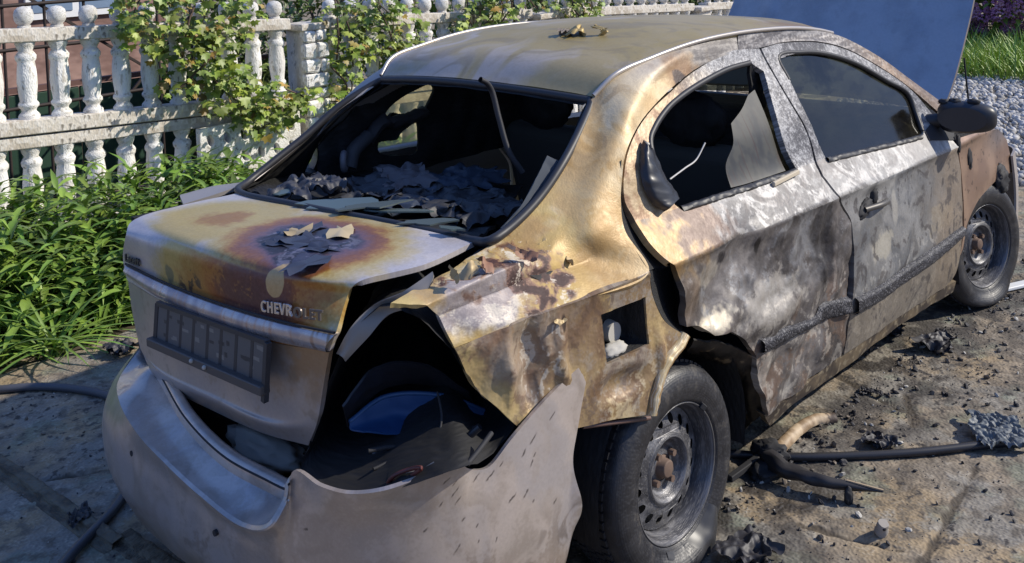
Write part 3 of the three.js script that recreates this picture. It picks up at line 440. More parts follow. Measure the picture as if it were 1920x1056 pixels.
const rearDoor = panel(rearDoorLine, [rearDoorHole], .018, rearDoorZ, .022), frontDoor = panel(frontDoorLine, [frontDoorHole], .02, frontDoorZ, .022);
const rearDoorMesh = mesh('rear_door', rearDoor.geo, painted(rearDoor, 580, 600, doorPaint(false), { bump: .003 }), car);
const frontDoorMesh = mesh('front_door', frontDoor.geo, painted(frontDoor, 520, 520, doorPaint(true), { bump: .0025 }), car);
rearDoorMesh.userData.label = 'dented grey and brown rear door with an empty window'; frontDoorMesh.userData.label = 'grey scorched front door with sooty glass';

// side mouldings (rubbing strips, charred), handle, belt seals
const mouldTop = [[1.029,.473],[1.25,.457],[1.491,.463],[1.756,.465],[2.07,.474]], mouldLow = [[1.036,.408],[1.259,.396],[1.498,.404],[1.762,.409],[2.072,.427]];
const strip = (top, low, zf, off, seedN, nu = 40) => {
  const f = (p, d) => [p[0], p[1], zf(p[0], p[1])[2] + d + .003 * N3(p[0] * 30, p[1] * 30, seedN)];
  const mid = top.map((p, i) => [(p[0] + low[i][0]) / 2, (p[1] + low[i][1]) / 2]);
  return loft([top.map((p) => f(p, .002)), top.map((p, i) => f([lerp(p[0], low[i][0], .15), lerp(p[1], low[i][1], .15)], off)), mid.map((p) => f(p, off * 1.15)), low.map((p, i) => f([lerp(p[0], top[i][0], .15), lerp(p[1], top[i][1], .15)], off)), low.map((p) => f(p, .002))], nu, 10, { disp: (P) => .003 * fbm(P, 38, 3, seedN) });
};
const charPaint = (P) => { const a = fbm(P, 30, 3, 4), b = fbm(P, 90, 2, 2); const k = 44 + 26 * a; let c = [k, k, k + 6]; c = mixc(c, [150, 148, 148], .7 * sst(.25, .6, b)); return [...c, .6, .1, .5 + .4 * b]; };
{ const s = strip(mouldTop, mouldLow, frontDoorZ, .018, 5); mesh('side_moulding', s.geo, painted(s, 512, 64, charPaint, { bump: .004 }), frontDoorMesh); }
{ const s = strip([[.37,.542],[.537,.526],[.75,.498],[.789,.518],[.987,.489]], [[.382,.492],[.536,.478],[.744,.46],[.809,.45],[.991,.426]], rearDoorZ, .016, 6); mesh('side_moulding', s.geo, painted(s, 512, 64, charPaint, { bump: .004 }), rearDoorMesh); }
{ // the front door handle: a melted recess and a grip
  const c = [1.159,.755], d = [1.266,.77];
  const g = lump([.05, .022, .016], 3, .35, 2); g.rotateZ(.35); g.translate(c[0], c[1], frontDoorZ(...c)[2]); 
  const g2 = lump([.022, .036, .014], 8, .4, 2.2); g2.translate(d[0] - .005, d[1] + .012, frontDoorZ(...d)[2] - .002);
  mesh('handle_recess', join([g, g2]), soot, frontDoorMesh);
  const a = [1.138,.758,.837], b = [1.323,.749,.837]; mesh('door_handle', tube([[a[0], a[1], a[2] + .008], [(a[0] + b[0]) / 2, (a[1] + b[1]) / 2 + .006, a[2] + .03], [b[0], b[1], b[2] + .012]], .011, 16, 10), steelDark, frontDoorMesh);
}
{ // belt seals
  const seal = (pts, zf, r, s) => { const P = pts.map(([x, y]) => [x, y, zf(x, y)[2] - .004]); const g = tube(P, r, 60, 8); const p = g.attributes.position; for (let i = 0; i < p.count; i++) { const q = [p.getX(i), p.getY(i), p.getZ(i)], k = .006 * fbm(q, 24, 3, s); p.setXYZ(i, q[0], q[1] + k, q[2] + k); } g.computeVertexNormals(); return g; };
  mesh('belt_seal', seal([[.119,.981],[.258,.975],[.407,.968],[.552,.963],[.798,.955]], rearDoorZ, .012, 4), rubberBurnt, rearDoorMesh);
  mesh('belt_seal', seal([[1.018,.948],[1.211,.935],[1.423,.921],[1.654,.905],[1.796,.897]], frontDoorZ, .012, 7), rubberBurnt, frontDoorMesh);
  const P = rearDoorHole.map((p) => [p[0], p[1], rearDoorZ(p[0], p[1])[2] - .006]); mesh('window_seal', tube(P.slice(0, 9), .011, 60, 6), rubberBurnt, rearDoorMesh);
  const Q = frontDoorHole.map((p) => [p[0], p[1], frontDoorZ(p[0], p[1])[2] - .006]); mesh('window_seal', tube([Q[13], Q[0], Q[1], Q[2], Q[3], Q[4], Q[5], Q[6], Q[7]], .01, 60, 6), rubberBurnt, frontDoorMesh);
  // slumped quarter-light rubber
  const blob = loft([[[.053,1.188,.687],[.001,1.141,.711],[-.024,1.081,.736],[-.011,1.028,.754],[.023,.996,.77]], [[.032,1.179,.717],[-.001,1.137,.738],[-.015,1.083,.76],[0,1.037,.776],[.028,1.01,.788]], [[.048,1.164,.72],[.036,1.123,.74],[.048,1.074,.759],[.069,1.036,.772],[.079,1.018,.779]], [[.087,1.16,.695],[.085,1.117,.717],[.098,1.066,.735],[.12,1.029,.747],[.124,1.011,.755]]], 30, 12, { disp: (P) => .004 * fbm(P, 22, 2, 3), thick: .02 });
  mesh('melted_seal', blob.geo, sootGloss, rearDoorMesh);
  mesh('wood_splinter', bar([.606,.954,.787], [.776,.961,.786], .012, .016, .004), std({ color: lin(.52, .45, .34), roughness: .8 }), rearDoorMesh);
  const w = [[.215,1.035,.66],[.299,1.053,.66],[.359,1.066,.66],[.415,1.11,.66]]; mesh('bent_wire', tube(w, .0028, 20, 6), std({ color: lin(.5, .48, .46), roughness: .5 }), rearDoorMesh);
}

// ---- right quarter panel: pillar and shoulder as one sheet, lower side with the filler opening
const qA = [...[[.819,1.414,.552],[.542,1.41,.552],[.295,1.384,.552]], [.126,1.348,.53], [.055,1.298,.505], [-.108,1.203,.565], [-.23,1.12,.59], [-.365,1.049,.6], [-.479,1.005,.59], [-.562,.99,.595], [-.702,.976,.61], [-.876,.978,.655]];
const qM = [...[[.811,1.402,.557],[.518,1.394,.566],[.265,1.356,.586]], [.103,1.312,.578], [-.002,1.24,.58], [-.13,1.156,.62], [-.225,1.086,.645], [-.309,1.021,.675], [-.387,.98,.7], [-.536,.985,.715], [-.656,.981,.712], [-.8,.96,.69]];
const qN = [...[[.794,1.385,.566],[.496,1.365,.58],[.225,1.316,.605]], [.067,1.268,.635], [-.039,1.2,.65], [-.136,1.123,.68], [-.209,1.06,.705], [-.261,.997,.74], [-.263,.941,.738], [-.455,.94,.722], [-.617,.933,.704], [-.761,.922,.684]];
const qB = [[.773,1.362,.577],[.473,1.332,.593],[.166,1.256,.637],[.043,1.209,.665],[-.042,1.159,.692],[-.092,1.105,.716],[-.122,1.053,.732],[-.149,.985,.763],[-.146,.888,.835],[-.377,.872,.802],[-.567,.864,.757],[-.737,.845,.704]];
const quarterDent = (P) => {
  const r = fbm(P, 8, 3, 12), zone = sst(-.30, -.50, P[0]) * sst(1.08, 1.0, P[1]);
  return zone * (.004 * r + .004 * (1 - 2 * Math.abs(fbm(P, 7, 2, 4))) * sst(-.45, -.6, P[0])) + .0012 * fbm(P, 3, 2, 1);
};
const quarterUp = loft([qA, qM, qN, qB], 120, 54, { disp: quarterDent, thick: .012, crease: (u) => sst(.62, .74, u) });
const flakes = (P, s) => sst(.34, .42, fbm(P, 26, 3, s) + .3 * fbm(P, 9, 2, s + 4));
const quarterPaint = (P, u, v) => {
  const [x, y] = P, W = warp(P, 3, 5), a = fbm(W, 2.6, 3, 6), b = fbm(P, 12, 3, 2), e = fbm(P, 40, 2, 3), g = fbm(P, 130, 2, 7), gr = .3 * e + .22 * g;
  let c = mixc([192, 170, 130], [178, 150, 106], sst(-.4, .4, a + .4 * gr)); c = mixc(c, [202, 188, 160], .6 * sst(-.1, .5, -a + .3 * b)); c = mixc(c, [142, 118, 84], .45 * sst(.1, .5, fbm(W, 6, 3, 19) + gr));
  let rough = .54 + .08 * b + .05 * e, met = .14, bump = .5 + .08 * e + .06 * g;
  if (x > -.1) c = mixc(c, [174, 166, 158], .75 * sst(.7, .25, v) * sst(.0, .25, x + .1 * a) * sst(.62, .42, x));
  c = mixc(c, [158, 124, 72], .6 * sst(-.05, .4, fbm(W, 4, 3, 15) + .6 * gr) * sst(.15, -.15, x));
  if (x < -.1) {
    c = mixc(c, [178, 152, 88], .6 * sst(-.18, -.34, x + .1 * a) * sst(-.2, .2, fbm(W, 3, 3, 18)));
    const W2 = warp(P, 9, 8), fl = fbm(W2, 5, 3, 33) + gr, f2 = fbm(W2, 9, 3, 51) + .6 * gr;
    const k1 = isl(P, [-.578,.979,.64], [.16, .1, .07], .5 * b), k2 = isl(P, [-.465,.917,.73], [.10, .09, .09], .5 * b), k3 = isl(P, [-.641,.93,.7], [.13, .08, .10], .4 * b), k4 = isl(P, [-.435,.974,.66], [.07, .06, .05], .5 * b);
    c = mixc(c, mixc([150, 142, 146], [172, 166, 168], sst(-.3, .3, fl)), .9 * k3);
    c = mixc(c, [128, 88, 58], .85 * k1 * sst(-.2, .15, f2)); c = mixc(c, [74, 46, 38], .85 * k1 * sst(.05, .3, f2)); c = mixc(c, [180, 152, 88], .8 * k1 * sst(.0, .3, fl));
    c = mixc(c, [124, 96, 88], .85 * k2 * sst(-.25, .1, f2)); c = mixc(c, [60, 44, 42], .85 * k2 * sst(.08, .3, f2));
    c = mixc(c, [212, 202, 184], .85 * Math.max(k2, k4, .7 * k3) * sst(.0, .25, fl)); c = mixc(c, [96, 88, 86], .7 * k4 * sst(.05, .3, f2));
    c = mixc(c, [180, 160, 104], .85 * sst(-.79, -.84, x + .02 * b));
    const kk = Math.max(k1, k2, k4); rough += .2 * kk; bump += .35 * kk * (sst(.0, .2, f2) - .5);
  }
  if (x > .2) {
    const rail = sst(.30, .58, x + .12 * b), st = fbm([P[0] * .5, P[1] * 3, P[2] * 3], 10, 3, 7);
    c = mixc(c, mixc([84, 80, 80], [138, 134, 131], sst(-.4, .6, st + gr)), .95 * rail);
    c = mixc(c, [112, 78, 48], .7 * sst(.14, .02, Math.hypot(x - .40, (y - 1.33) * 1.5) + .05 * b)); c = mixc(c, [48, 30, 22], .9 * sst(.034, .016, Math.hypot(x - .37, (y - 1.32) * 1.2) + .02 * b));
  }
  return [c[0] + 7 * e + 7 * g, c[1] + 7 * e + 7 * g, c[2] + 6 * e + 6 * g, rough, met, bump];
};
const quarterMesh = mesh('quarter_panel', quarterUp.geo, painted(quarterUp, 960, 420, quarterPaint, { bump: .003 }), car);
quarterMesh.userData.label = 'golden heat-tinted right rear quarter panel and pillar';
const quarterLine = corner([[-.146,.888],[-.125,.808],[-.086,.735],[-.01,.674],[-.034,.656],[-.098,.624],[-.147,.56],[-.164,.508],[-.297,.541],[-.405,.558],[-.503,.583],[-.6,.625],[-.632,.665],[-.69,.741],[-.739,.845],[-.577,.867],[-.377,.875]], [0, 3, 7, 11, 14]);
const fuelHole = corner([[-.318,.817],[-.158,.82],[-.156,.694],[-.315,.69]], [0, 1, 2, 3]);
const lowQ = (x, y) => {
  const zone = sst(-.36, -.52, x), r1 = 1 - 2 * Math.abs(N3(x * 7, y * 4, 31));
  let z = sideZ(x, y) + .002 * N3(x * 5, y * 5, 3) + zone * (.010 * r1 * sst(.92, .84, y) + .002 * N3(x * 20, y * 14, 5));
  z += bumpAt(x, y, [-.536,.757], [.05, .16], -.03) + bumpAt(x, y, [-.609,.764], [.03, .12], .022) + bumpAt(x, y, [-.458,.762], [.03, .14], .014) + bumpAt(x, y, [-.258,.621], [.12, .05], -.022) + bumpAt(x, y, [-.111,.63], [.03, .12], .014);
  return [x, y, z];
};
const quarterLow = panel(quarterLine, [fuelHole], .012, lowQ, .012);
const lowPaint = (P) => {
  const [x, y] = P, W = warp(P, 5, 3), a = fbm(W, 3.6, 3, 16), b = fbm(P, 13, 3, 12), e = fbm(P, 40, 2, 13), g = fbm(P, 120, 2, 14), gr = .3 * e + .22 * g;
  let c = mixc([150, 128, 96], [116, 92, 70], sst(-.4, .4, a + .5 * gr)); c = mixc(c, [178, 154, 106], .7 * sst(-.1, .4, fbm(W, 4, 3, 28) + .5 * gr));
  c = mixc(c, [148, 140, 132], .7 * sst(-.05, .35, fbm(W, 3.5, 3, 77) + gr) * sst(-.5, -.3, x));
  const zone = sst(-.40, -.54, x + .06 * b), st = fbm([W[0] * 2.2, W[1] * .6, W[2]], 12, 3, 81) + gr;
  c = mixc(c, mixc([158, 144, 130], [124, 98, 80], sst(-.4, .5, fbm(W, 5, 3, 55) + gr)), .75 * zone);
  c = mixc(c, [194, 186, 172], .75 * sst(.08, .4, st) * isl(P, [-.512,.77,.772], [.06, .16, .3], .4 * b));
  c = mixc(c, [198, 184, 152], .6 * sst(.05, .4, fbm(W, 9, 3, 61) + gr) * sst(-.42, -.25, x) * sst(.72, .6, y));
  c = mixc(c, [178, 156, 106], .85 * sst(.06, .0, Math.abs(x + .60 + (y - .63) * .75) - .02 + .03 * b));
  c = mixc(c, [86, 68, 58], .5 * sst(.12, .5, fbm(W, 8, 3, 19) + gr)); c = mixc(c, [44, 34, 30], .85 * isl(P, [-.444,.831,.785], [.010, .022, .2], .3 * b));
  return [c[0] + 7 * e + 7 * g, c[1] + 7 * e + 7 * g, c[2] + 7 * e + 7 * g, .50 + .12 * b, .18, .5 + .2 * e];
};
mesh('lower_quarter', quarterLow.geo, painted(quarterLow, 560, 420, lowPaint, { bump: .003 }), quarterMesh);
{ // curled paint shards and torn metal on the shoulder
  for (const [p, s, k] of [[[-.662,.982,.67], 1, 0], [[-.608,.988,.68], .8, 1], [[-.534,.866,.7], .7, 2], [[-.714,1,.69], .7, 3], [[-.498,.999,.72], .7, 4], [[-.459,.837,.79], .5, 5], [[-.339,.943,.72], .5, 6]]) {
    const g = new THREE.PlaneGeometry(.075 * s, .035 * s, 8, 4), q = g.attributes.position; for (let i = 0; i < q.count; i++) q.setZ(i, .018 * s * Math.sin(q.getX(i) * 50 + k) + .01 * N3(q.getX(i) * 40, q.getY(i) * 40, k)); g.computeVertexNormals(); g.rotateX(-1.2 + .3 * k % 1); g.rotateY(k * 1.3); g.translate(p[0], p[1] + .008, p[2] + .006);
    mesh('paint_flake', g, k % 3 === 1 ? std({ color: lin(.24, .12, .07), roughness: .6, side: THREE.DoubleSide }) : std({ color: lin(.40, .30, .16), roughness: .55, metalness: .3, side: THREE.DoubleSide }), quarterMesh);
  }
}
{ const P = quarterLine.slice(3, 8).map(([x, y]) => [x + .004, y, sideZ(x, y) + .002]); const g = tube(P, .016, 40, 10), q = g.attributes.position; for (let i = 0; i < q.count; i++) { const p = [q.getX(i), q.getY(i), q.getZ(i)], k = .004 * fbm(p, 20, 3, 5); q.setXYZ(i, p[0] + k, p[1] + k, p[2] + k); } g.computeVertexNormals();
  const m = maps(64, 256, (u, v) => { const p = [u * 8, v * .6, 0], a = fbm(p, 1, 4, 3), b = fbm(p, 6, 3, 5); return [...mixc(mixc([196, 176, 136], [160, 126, 82], sst(-.2, .3, a)), [216, 206, 186], .7 * sst(.1, .25, b)), .5, .2, .5 + .3 * b]; }); for (const t of [m.map, m.bump, m.rm]) { t.rotation = Math.PI / 2; }
  mesh('arch_flange', g, std({ map: m.map, bumpMap: m.bump, bumpScale: .003, roughness: .5, metalness: .2 }), quarterMesh); }
{ // fuel filler: pocket, neck, cap
  const c = [(fuelHole[0][0] + fuelHole[2][0]) / 2, (fuelHole[0][1] + fuelHole[2][1]) / 2], z0 = sideZ(...c);
  const ring = fuelHole.map((p) => [p[0], p[1], sideZ(p[0], p[1]) - .006]), deep = fuelHole.map((p) => [lerp(p[0], c[0], .1), lerp(p[1], c[1], .1), z0 - .075]), mid = deep.map((p) => [...c, z0 - .08]);
  const cl = (l) => [...l, l[0]]; const pk = mesh('filler_pocket', loft([cl(ring), cl(deep), cl(mid)], 32, 10, { hard: true, lin: true }).geo, insideMat, quarterMesh);
  const cap = new THREE.CylinderGeometry(.027, .03, .024, 24); cap.rotateX(Math.PI / 2); const cp = [-.218,.729,.755]; cap.translate(...cp); mesh('filler_cap', cap, ashMat, pk);
  
  const hg = [-.146,.744,.78]; mesh('flap_hinge', bar([-.153,.777,.79], [-.148,.706,.79], .012, .014, .003), sootGloss, pk);
  const ash = lump([.04, .018, .02], 9, .4, 2.4); ash.translate(...[-.25,.695,.785]); mesh('ash_lump', ash, ashMat, pk);
}
{ // door jamb and wheel housing behind the panel gap
  const jam = loft([[[-.146,.888,.835],[-.122,.807,.829],[-.084,.734,.835],[-.006,.669,.841]], [[.046,.821,.736],[.071,.735,.739],[.11,.662,.742],[.182,.598,.743]], [[.131,.801,.717],[.147,.715,.72],[.176,.637,.723],[.256,.57,.723]], [[.076,.834,.807],[.082,.747,.809],[.095,.676,.812],[.159,.6,.813]]], 24, 12, {});
  mesh('door_jamb', jam.geo, insideMat, car);
  const jam2 = loft([[[-.064,1.152,.695],[-.124,1.053,.731],[-.149,.985,.763],[-.146,.888,.835]], [[.022,1.131,.657],[-.039,1.029,.694],[-.065,.963,.735],[-.035,.86,.788]], [[.054,1.094,.662],[.009,1.014,.691],[-.015,.943,.742],[.046,.842,.777]]], 24, 8, {});
  mesh('door_jamb', jam2.geo, insideMat, car);
}

// ---- roof
const railR = [...[[.056,1.299,.505]], [.127,1.353,.53], [.305,1.386,.545], [.537,1.411,.555], [.806,1.416,.56], [1.161,1.398,.56], [1.406,1.368,.55], [1.552,1.34,.545]];
const roofLine = (k) => railR.map(([x, y, z], i) => { const s = z * k, c = 1 - k * k, end = i === 0 ? .035 : i === 7 ? -.10 : 0; return [x - end * c + (i >= 6 ? .10 * c : 0), y + (.042 + (i === 0 ? -.015 : 0)) * Math.pow(c, .9), s]; });
const roof = loft([-1, -.92, -.6, -.2, .2, .6, .92, 1].map(roofLine), 70, 60, { thick: -.012, disp: (P) => .0022 * fbm(P, 3.2, 3, 8) + .0006 * fbm(P, 14, 2, 9) });
const roofHoles = [[[.475,1.37,.16], .085], [[.506,1.365,.2], .04]];
const roofPaint = (P) => {
  const [x, y, z] = P, W = warp(P, 2, 3), a = fbm([W[0] * .7, y, W[2] * 1.6], 2.2, 4, 13), b = fbm(P, 12, 3, 23), e = fbm(P, 60, 2, 33), g = fbm(P, 130, 2, 34);
  let c = mixc([168, 158, 148], [158, 142, 104], sst(-.2, .35, a + .55 * sst(.05, .45, x) - .25 * sst(1, 1.4, x)));
  c = mixc(c, [150, 132, 82], .7 * sst(1.7, .5, dist(P, roofHoles[0][0], [.22, .3, .22]) + .35 * a + .15 * b)); c = mixc(c, [116, 98, 58], .7 * sst(.75, .25, dist(P, roofHoles[0][0], [.2, .3, .2]) + .3 * b));
  c = mixc(c, [116, 112, 104], .6 * sst(1.2, 1.6, x + .2 * a)); c = mixc(c, [128, 96, 64], .6 * sst(.33, .44, z) * sst(1.0, 1.4, x + .15 * b));
  c = mixc(c, [156, 138, 88], .65 * sst(-.05, .35, fbm(W, 2.6, 3, 28) + .2 * e) * sst(.12, .3, x)); c = mixc(c, [124, 112, 90], .45 * sst(.0, .45, fbm([W[0] * 1.6, y, W[2] * .7], 4, 4, 3)));
  return [c[0] + 4 * e + 4 * g, c[1] + 4 * e + 4 * g, c[2] + 4 * e + 4 * g, .50 + .06 * b, .25, .5 + .04 * e];
};
const roofMesh = mesh('roof', roof.geo, painted(roof, 560, 460, roofPaint, { bump: .0015 }), car); roofMesh.userData.label = 'silver roof with golden heat tint';
{ // curled paint on the roof, scorch hole, drip rail
  const curl = (w, h, k, p, ry, rx) => { const g = new THREE.PlaneGeometry(w, h, 14, 8), q = g.attributes.position; for (let i = 0; i < q.count; i++) { const X = q.getX(i) / w, Y = q.getY(i) / h, cut = 1 - .5 * Math.abs(N3(X * 2, Y * 2, k)); q.setXYZ(i, q.getX(i) * cut, q.getY(i) * cut, .5 * h * Math.cos(Y * 4) - .4 * h + .02 * N3(X * 3, Y * 3, k + 5)); } g.computeVertexNormals(); g.rotateX(rx); g.rotateY(ry); g.translate(...p); return g; };
  const pm = std({ color: lin(.42, .31, .13), roughness: .5, metalness: .35, side: THREE.DoubleSide });
  mesh('paint_curl', curl(.11, .075, 3, roof.at(.36, .60).map((v, i) => v + (i === 1 ? .018 : 0)), .9, -.9), pm, roofMesh);
  mesh('paint_curl', curl(.05, .04, 9, roof.at(.345, .57).map((v, i) => v + (i === 1 ? .012 : 0)), 2, -.5), std({ color: lin(.16, .13, .1), roughness: .6, side: THREE.DoubleSide }), roofMesh);
  mesh('paint_curl', curl(.03, .055, 5, roof.at(.37, .66).map((v, i) => v + (i === 1 ? .016 : 0)), .4, -.2), pm, roofMesh);
  const drip = railR.map(([x, y, z]) => [x, y + .003, z + .002]); mesh('drip_rail', tube(drip, .0075, 70, 8), std({ color: lin(.46, .42, .38), roughness: .35, metalness: .4 }), roofMesh);
  mesh('drip_rail', tube(drip.map(([x, y, z]) => [x, y, -z]), .0075, 70, 8), std({ color: lin(.46, .42, .38), roughness: .35, metalness: .4 }), roofMesh);
}
// windscreen pillar and roof rail ahead of the rear pillar
const railF = loft([[[.809,1.415,.558],[.979,1.41,.558],[1.165,1.398,.558],[1.39,1.369,.558]], [[.794,1.393,.566],[.963,1.387,.566],[1.148,1.375,.566],[1.373,1.35,.566]], [[.772,1.36,.578],[.924,1.354,.578],[1.099,1.355,.576],[1.34,1.333,.582]]].map((l, k) => [...l, ...[[[1.573,1.326,.578], [1.796,1.222,.63], [2.013,1.096,.675], [2.321,.94,.705]], [[1.558,1.304,.591],[1.777,1.206,.638],[1.944,1.096,.696],[2.171,.944,.753]], [[1.557,1.281,.602],[1.752,1.188,.648],[1.906,1.09,.699],[2.111,.94,.757]]][k]]), 60, 12, { thick: -.012 });
const railPaint = (P) => { const a = fbm([P[0] * .5, P[1] * 3, P[2] * 3], 14, 3, 7), b = fbm(P, 40, 2, 9); let c = mixc([84, 80, 80], [134, 130, 128], sst(-.35, .5, a + .2 * b)); c = mixc(c, [138, 110, 84], .6 * sst(1.5, 1.9, P[0])); c = mixc(c, [160, 158, 156], .4 * sst(.1, .5, b)); return [...c, .45, .5, .5 + .2 * b]; };
mesh('windscreen_pillar', railF.geo, painted(railF, 512, 128, railPaint, { bump: .002 }), car);

// ---- boot lid: deck, rear face, bright strip, plate holder, badges
const lidRows = [
  [[-.57,1,-.495], [-.569,1.01,-.137], [-.549,1.015,.186], [-.52,1.01,.378], [-.49,1,.53]],
  [[-.759,1,-.512], [-.761,1.015,-.107], [-.75,1.02,.213], [-.725,1.015,.438], [-.697,1,.561]],
  [[-.9,.997,-.505], [-.905,1.01,-.148], [-.914,1.017,.165], [-.893,1.01,.391], [-.856,.997,.52]],
  [[-.928,.985,-.51], [-.951,1,-.109], [-.953,1.006,.183], [-.923,1,.398], [-.871,.985,.509]],
  [[-.962,.965,-.468], [-.967,.975,-.125], [-.968,.98,.175], [-.934,.975,.386], [-.877,.965,.497]],
  [[-.93,.86,-.567], [-.955,.868,-.239], [-.965,.882,.101], [-.955,.892,.362], [-.93,.898,.517]],
  [[-.93,.804,-.549], [-.96,.81,-.28], [-.97,.819,.031], [-.96,.83,.292], [-.93,.847,.488]],
];
const lowRows = [
  [[-.925,.798,-.553], [-.955,.805,-.29], [-.965,.813,.022], [-.955,.825,.284], [-.925,.842,.479]],
  [[-.925,.714,-.539], [-.94,.679,-.4], [-.95,.691,-.059], [-.945,.705,.245], [-.925,.757,.45]],
  [[-.925,.609,-.499], [-.94,.592,-.367], [-.955,.613,-.022], [-.945,.622,.237], [-.925,.672,.422]],
  [[-.925,.591,-.481], [-.945,.582,-.342], [-.96,.602,-.012], [-.95,.611,.249], [-.92,.638,.401]],
  [[-.915,.537,-.453], [-.925,.53,-.355], [-.935,.546,-.061], [-.93,.557,.181], [-.91,.571,.349]],
];
const deck = loft(lidRows, 70, 80, { thick: -.014, disp: (P) => .0016 * fbm(P, 4, 3, 18) });
const C1 = [-.777,1.01,.19], C1b = [-.881,1.01,.306], C2 = [-.94,.936,.224], C3 = [-.782,1.01,-.218], C4 = [-.94,.894,-.013];
const onDeck = (y) => sst(.988, .998, y);
const lidPaint = (P) => {
  const W = warp(P, 6, 6), a = fbm(W, 4, 4, 3), b = fbm(P, 16, 4, 8), e = fbm(P, 60, 2, 5), g = fbm(P, 130, 2, 6), [x, y, z] = P, top = onDeck(y), ed = .06 * b + .03 * e;
  const d1 = dist(P, C1, [.20, .6, .26]) + .14 * a + ed, d1b = dist(P, C1b, [.12, .6, .15]) + .12 * b, d2 = dist(P, C2, [.5, .13, .25]) + .2 * a + ed, d3 = dist(P, C3, [.17, .6, .21]) + .2 * a + ed, d4 = dist(P, C4, [.5, .17, .27]) + .22 * a + ed;
  let c = mixc([196, 188, 186], [182, 176, 178], sst(-.3, .4, a));
  const ye = Math.max(sst(1.45, .95, d3), sst(1.45, 1.0, d1)) * top, yf = Math.max(sst(1.25, .8, d4), sst(1.4, 1.05, d2)) * (1 - top);
  c = mixc(c, [182, 158, 92], .92 * Math.max(ye, yf));
  c = mixc(c, [158, 112, 54], .92 * Math.max(sst(1.12, .9, d1) * top, sst(.55, .25, d3 + .1 * b) * top, sst(.75, .35, d4) * (1 - top)));
  c = mixc(c, ramp([[.25, [84, 52, 56]], [.5, [104, 62, 52]], [.72, [146, 84, 36]], [1.0, [166, 116, 52]]], d2), sst(1.2, .9, d2) * (1 - top));
  c = mixc(c, [92, 60, 62], .6 * sst(-.1, .3, fbm(W, 6, 3, 62) + .5 * e) * sst(.8, .4, d2) * (1 - top)); c = mixc(c, [176, 128, 60], .5 * sst(.05, .4, fbm(W, 7, 3, 63) + .4 * e) * sst(1, .7, d2) * (1 - top));
  const core = Math.min(d1, d1b * 1.2);
  c = mixc(c, ramp([[.25, [58, 60, 80]], [.5, [70, 70, 90]], [.66, [112, 82, 88]], [.8, [128, 82, 56]], [.92, [146, 98, 56]]], core), sst(.98, .86, core) * top);
  c = mixc(c, [36, 34, 44], .85 * sst(-.08, .25, fbm(W, 10, 3, 61) + .3 * e) * sst(.66, .5, core) * top); c = mixc(c, [120, 118, 134], .7 * sst(.1, .35, fbm(W, 11, 3, 65) + .3 * e) * sst(.62, .52, core) * top);
  c = mixc(c, [52, 40, 38], .85 * sst(.1, .2, fbm(W, 16, 4, 35)) * sst(1, .6, dist(P, [-.945,.872,-.091], [.3, .085, .085]) + .2 * b)); c = mixc(c, [84, 92, 84], .7 * isl(P, [-.945,.895,-.218], [.2, .03, .02], .6 * b));
  c = mixc(c, [186, 158, 112], .95 * sst(1.03, .95, dist(P, [-.935,.977,.307], [.2, .036, .032]) + .1 * b));
  return [c[0] + 6 * e + 6 * g, c[1] + 6 * e + 6 * g, c[2] + 6 * e + 6 * g, .40 + .06 * b + .2 * sst(.7, .5, core) * top, .3, .5 + .05 * e + .3 * sst(.6, .4, core) * b * top];
};
const deckMesh = mesh('boot_lid', deck.geo, painted(deck, 760, 760, lidPaint, { bump: .003, coat: .15 }), car); deckMesh.userData.label = 'boot lid with a ring of heat tint round a burnt patch';
const silverPaint = (P) => { const a = fbm(P, 3, 4, 43), b = fbm(P, 14, 3, 48), e = fbm(P, 70, 2, 45); let c = mixc([178, 166, 158], [164, 156, 154], sst(-.3, .4, a)); c = mixc(c, [150, 118, 82], .75 * sst(.26, .40, P[2] + .06 * b) * sst(.66, .80, P[1] + .06 * b)); c = mixc(c, [150, 138, 126], .5 * sst(.3, .6, b)); return [c[0] + 5 * e, c[1] + 5 * e, c[2] + 5 * e, .4 + .06 * b, .42, .5 + .05 * e]; };
const lowLid = loft(lowRows, 60, 50, { thick: -.014 });
mesh('lid_face', lowLid.geo, painted(lowLid, 512, 384, silverPaint, { bump: .001, coat: .1 }), deckMesh);
{ // bright strip across the lid
  const up = [[-.94,.855,-.529], [-.965,.865,-.22], [-.977,.881,.121], [-.967,.894,.38], [-.935,.894,.52]], dn = [[-.94,.823,-.508], [-.965,.818,-.278], [-.977,.827,.023], [-.967,.837,.294], [-.935,.844,.484]];
  const md = up.map((p, i) => [(p[0] + dn[i][0]) / 2 - .014, (p[1] + dn[i][1]) / 2, (p[2] + dn[i][2]) / 2]);
  const s = loft([up.map((p) => [p[0] + .014, p[1], p[2]]), up, md, dn, dn.map((p) => [p[0] + .014, p[1], p[2]])], 50, 14, {});
  mesh('lid_strip', s.geo, painted(s, 512, 64, (P) => { const a = fbm(P, 9, 3, 5), b = fbm([P[0], P[1] * .4, P[2] * 4], 12, 3, 7), e = fbm(P, 50, 2, 2); let c = mixc([184, 178, 180], [150, 146, 156], sst(-.3, .4, a)); c = mixc(c, [168, 136, 122], .5 * sst(.1, .5, b)); c = mixc(c, [112, 100, 84], .7 * sst(.38, .5, P[2] + .05 * a) * sst(.0, .4, b)); return [c[0] + 6 * e, c[1] + 6 * e, c[2] + 6 * e, .3 + .1 * a, .6, .5 + .1 * e]; }, { bump: .001 }), deckMesh);
  mesh('strip_gap', tube(up.map((p) => [p[0] - .001, p[1] + .005, p[2]]), .0035, 50, 6), soot, deckMesh);
}
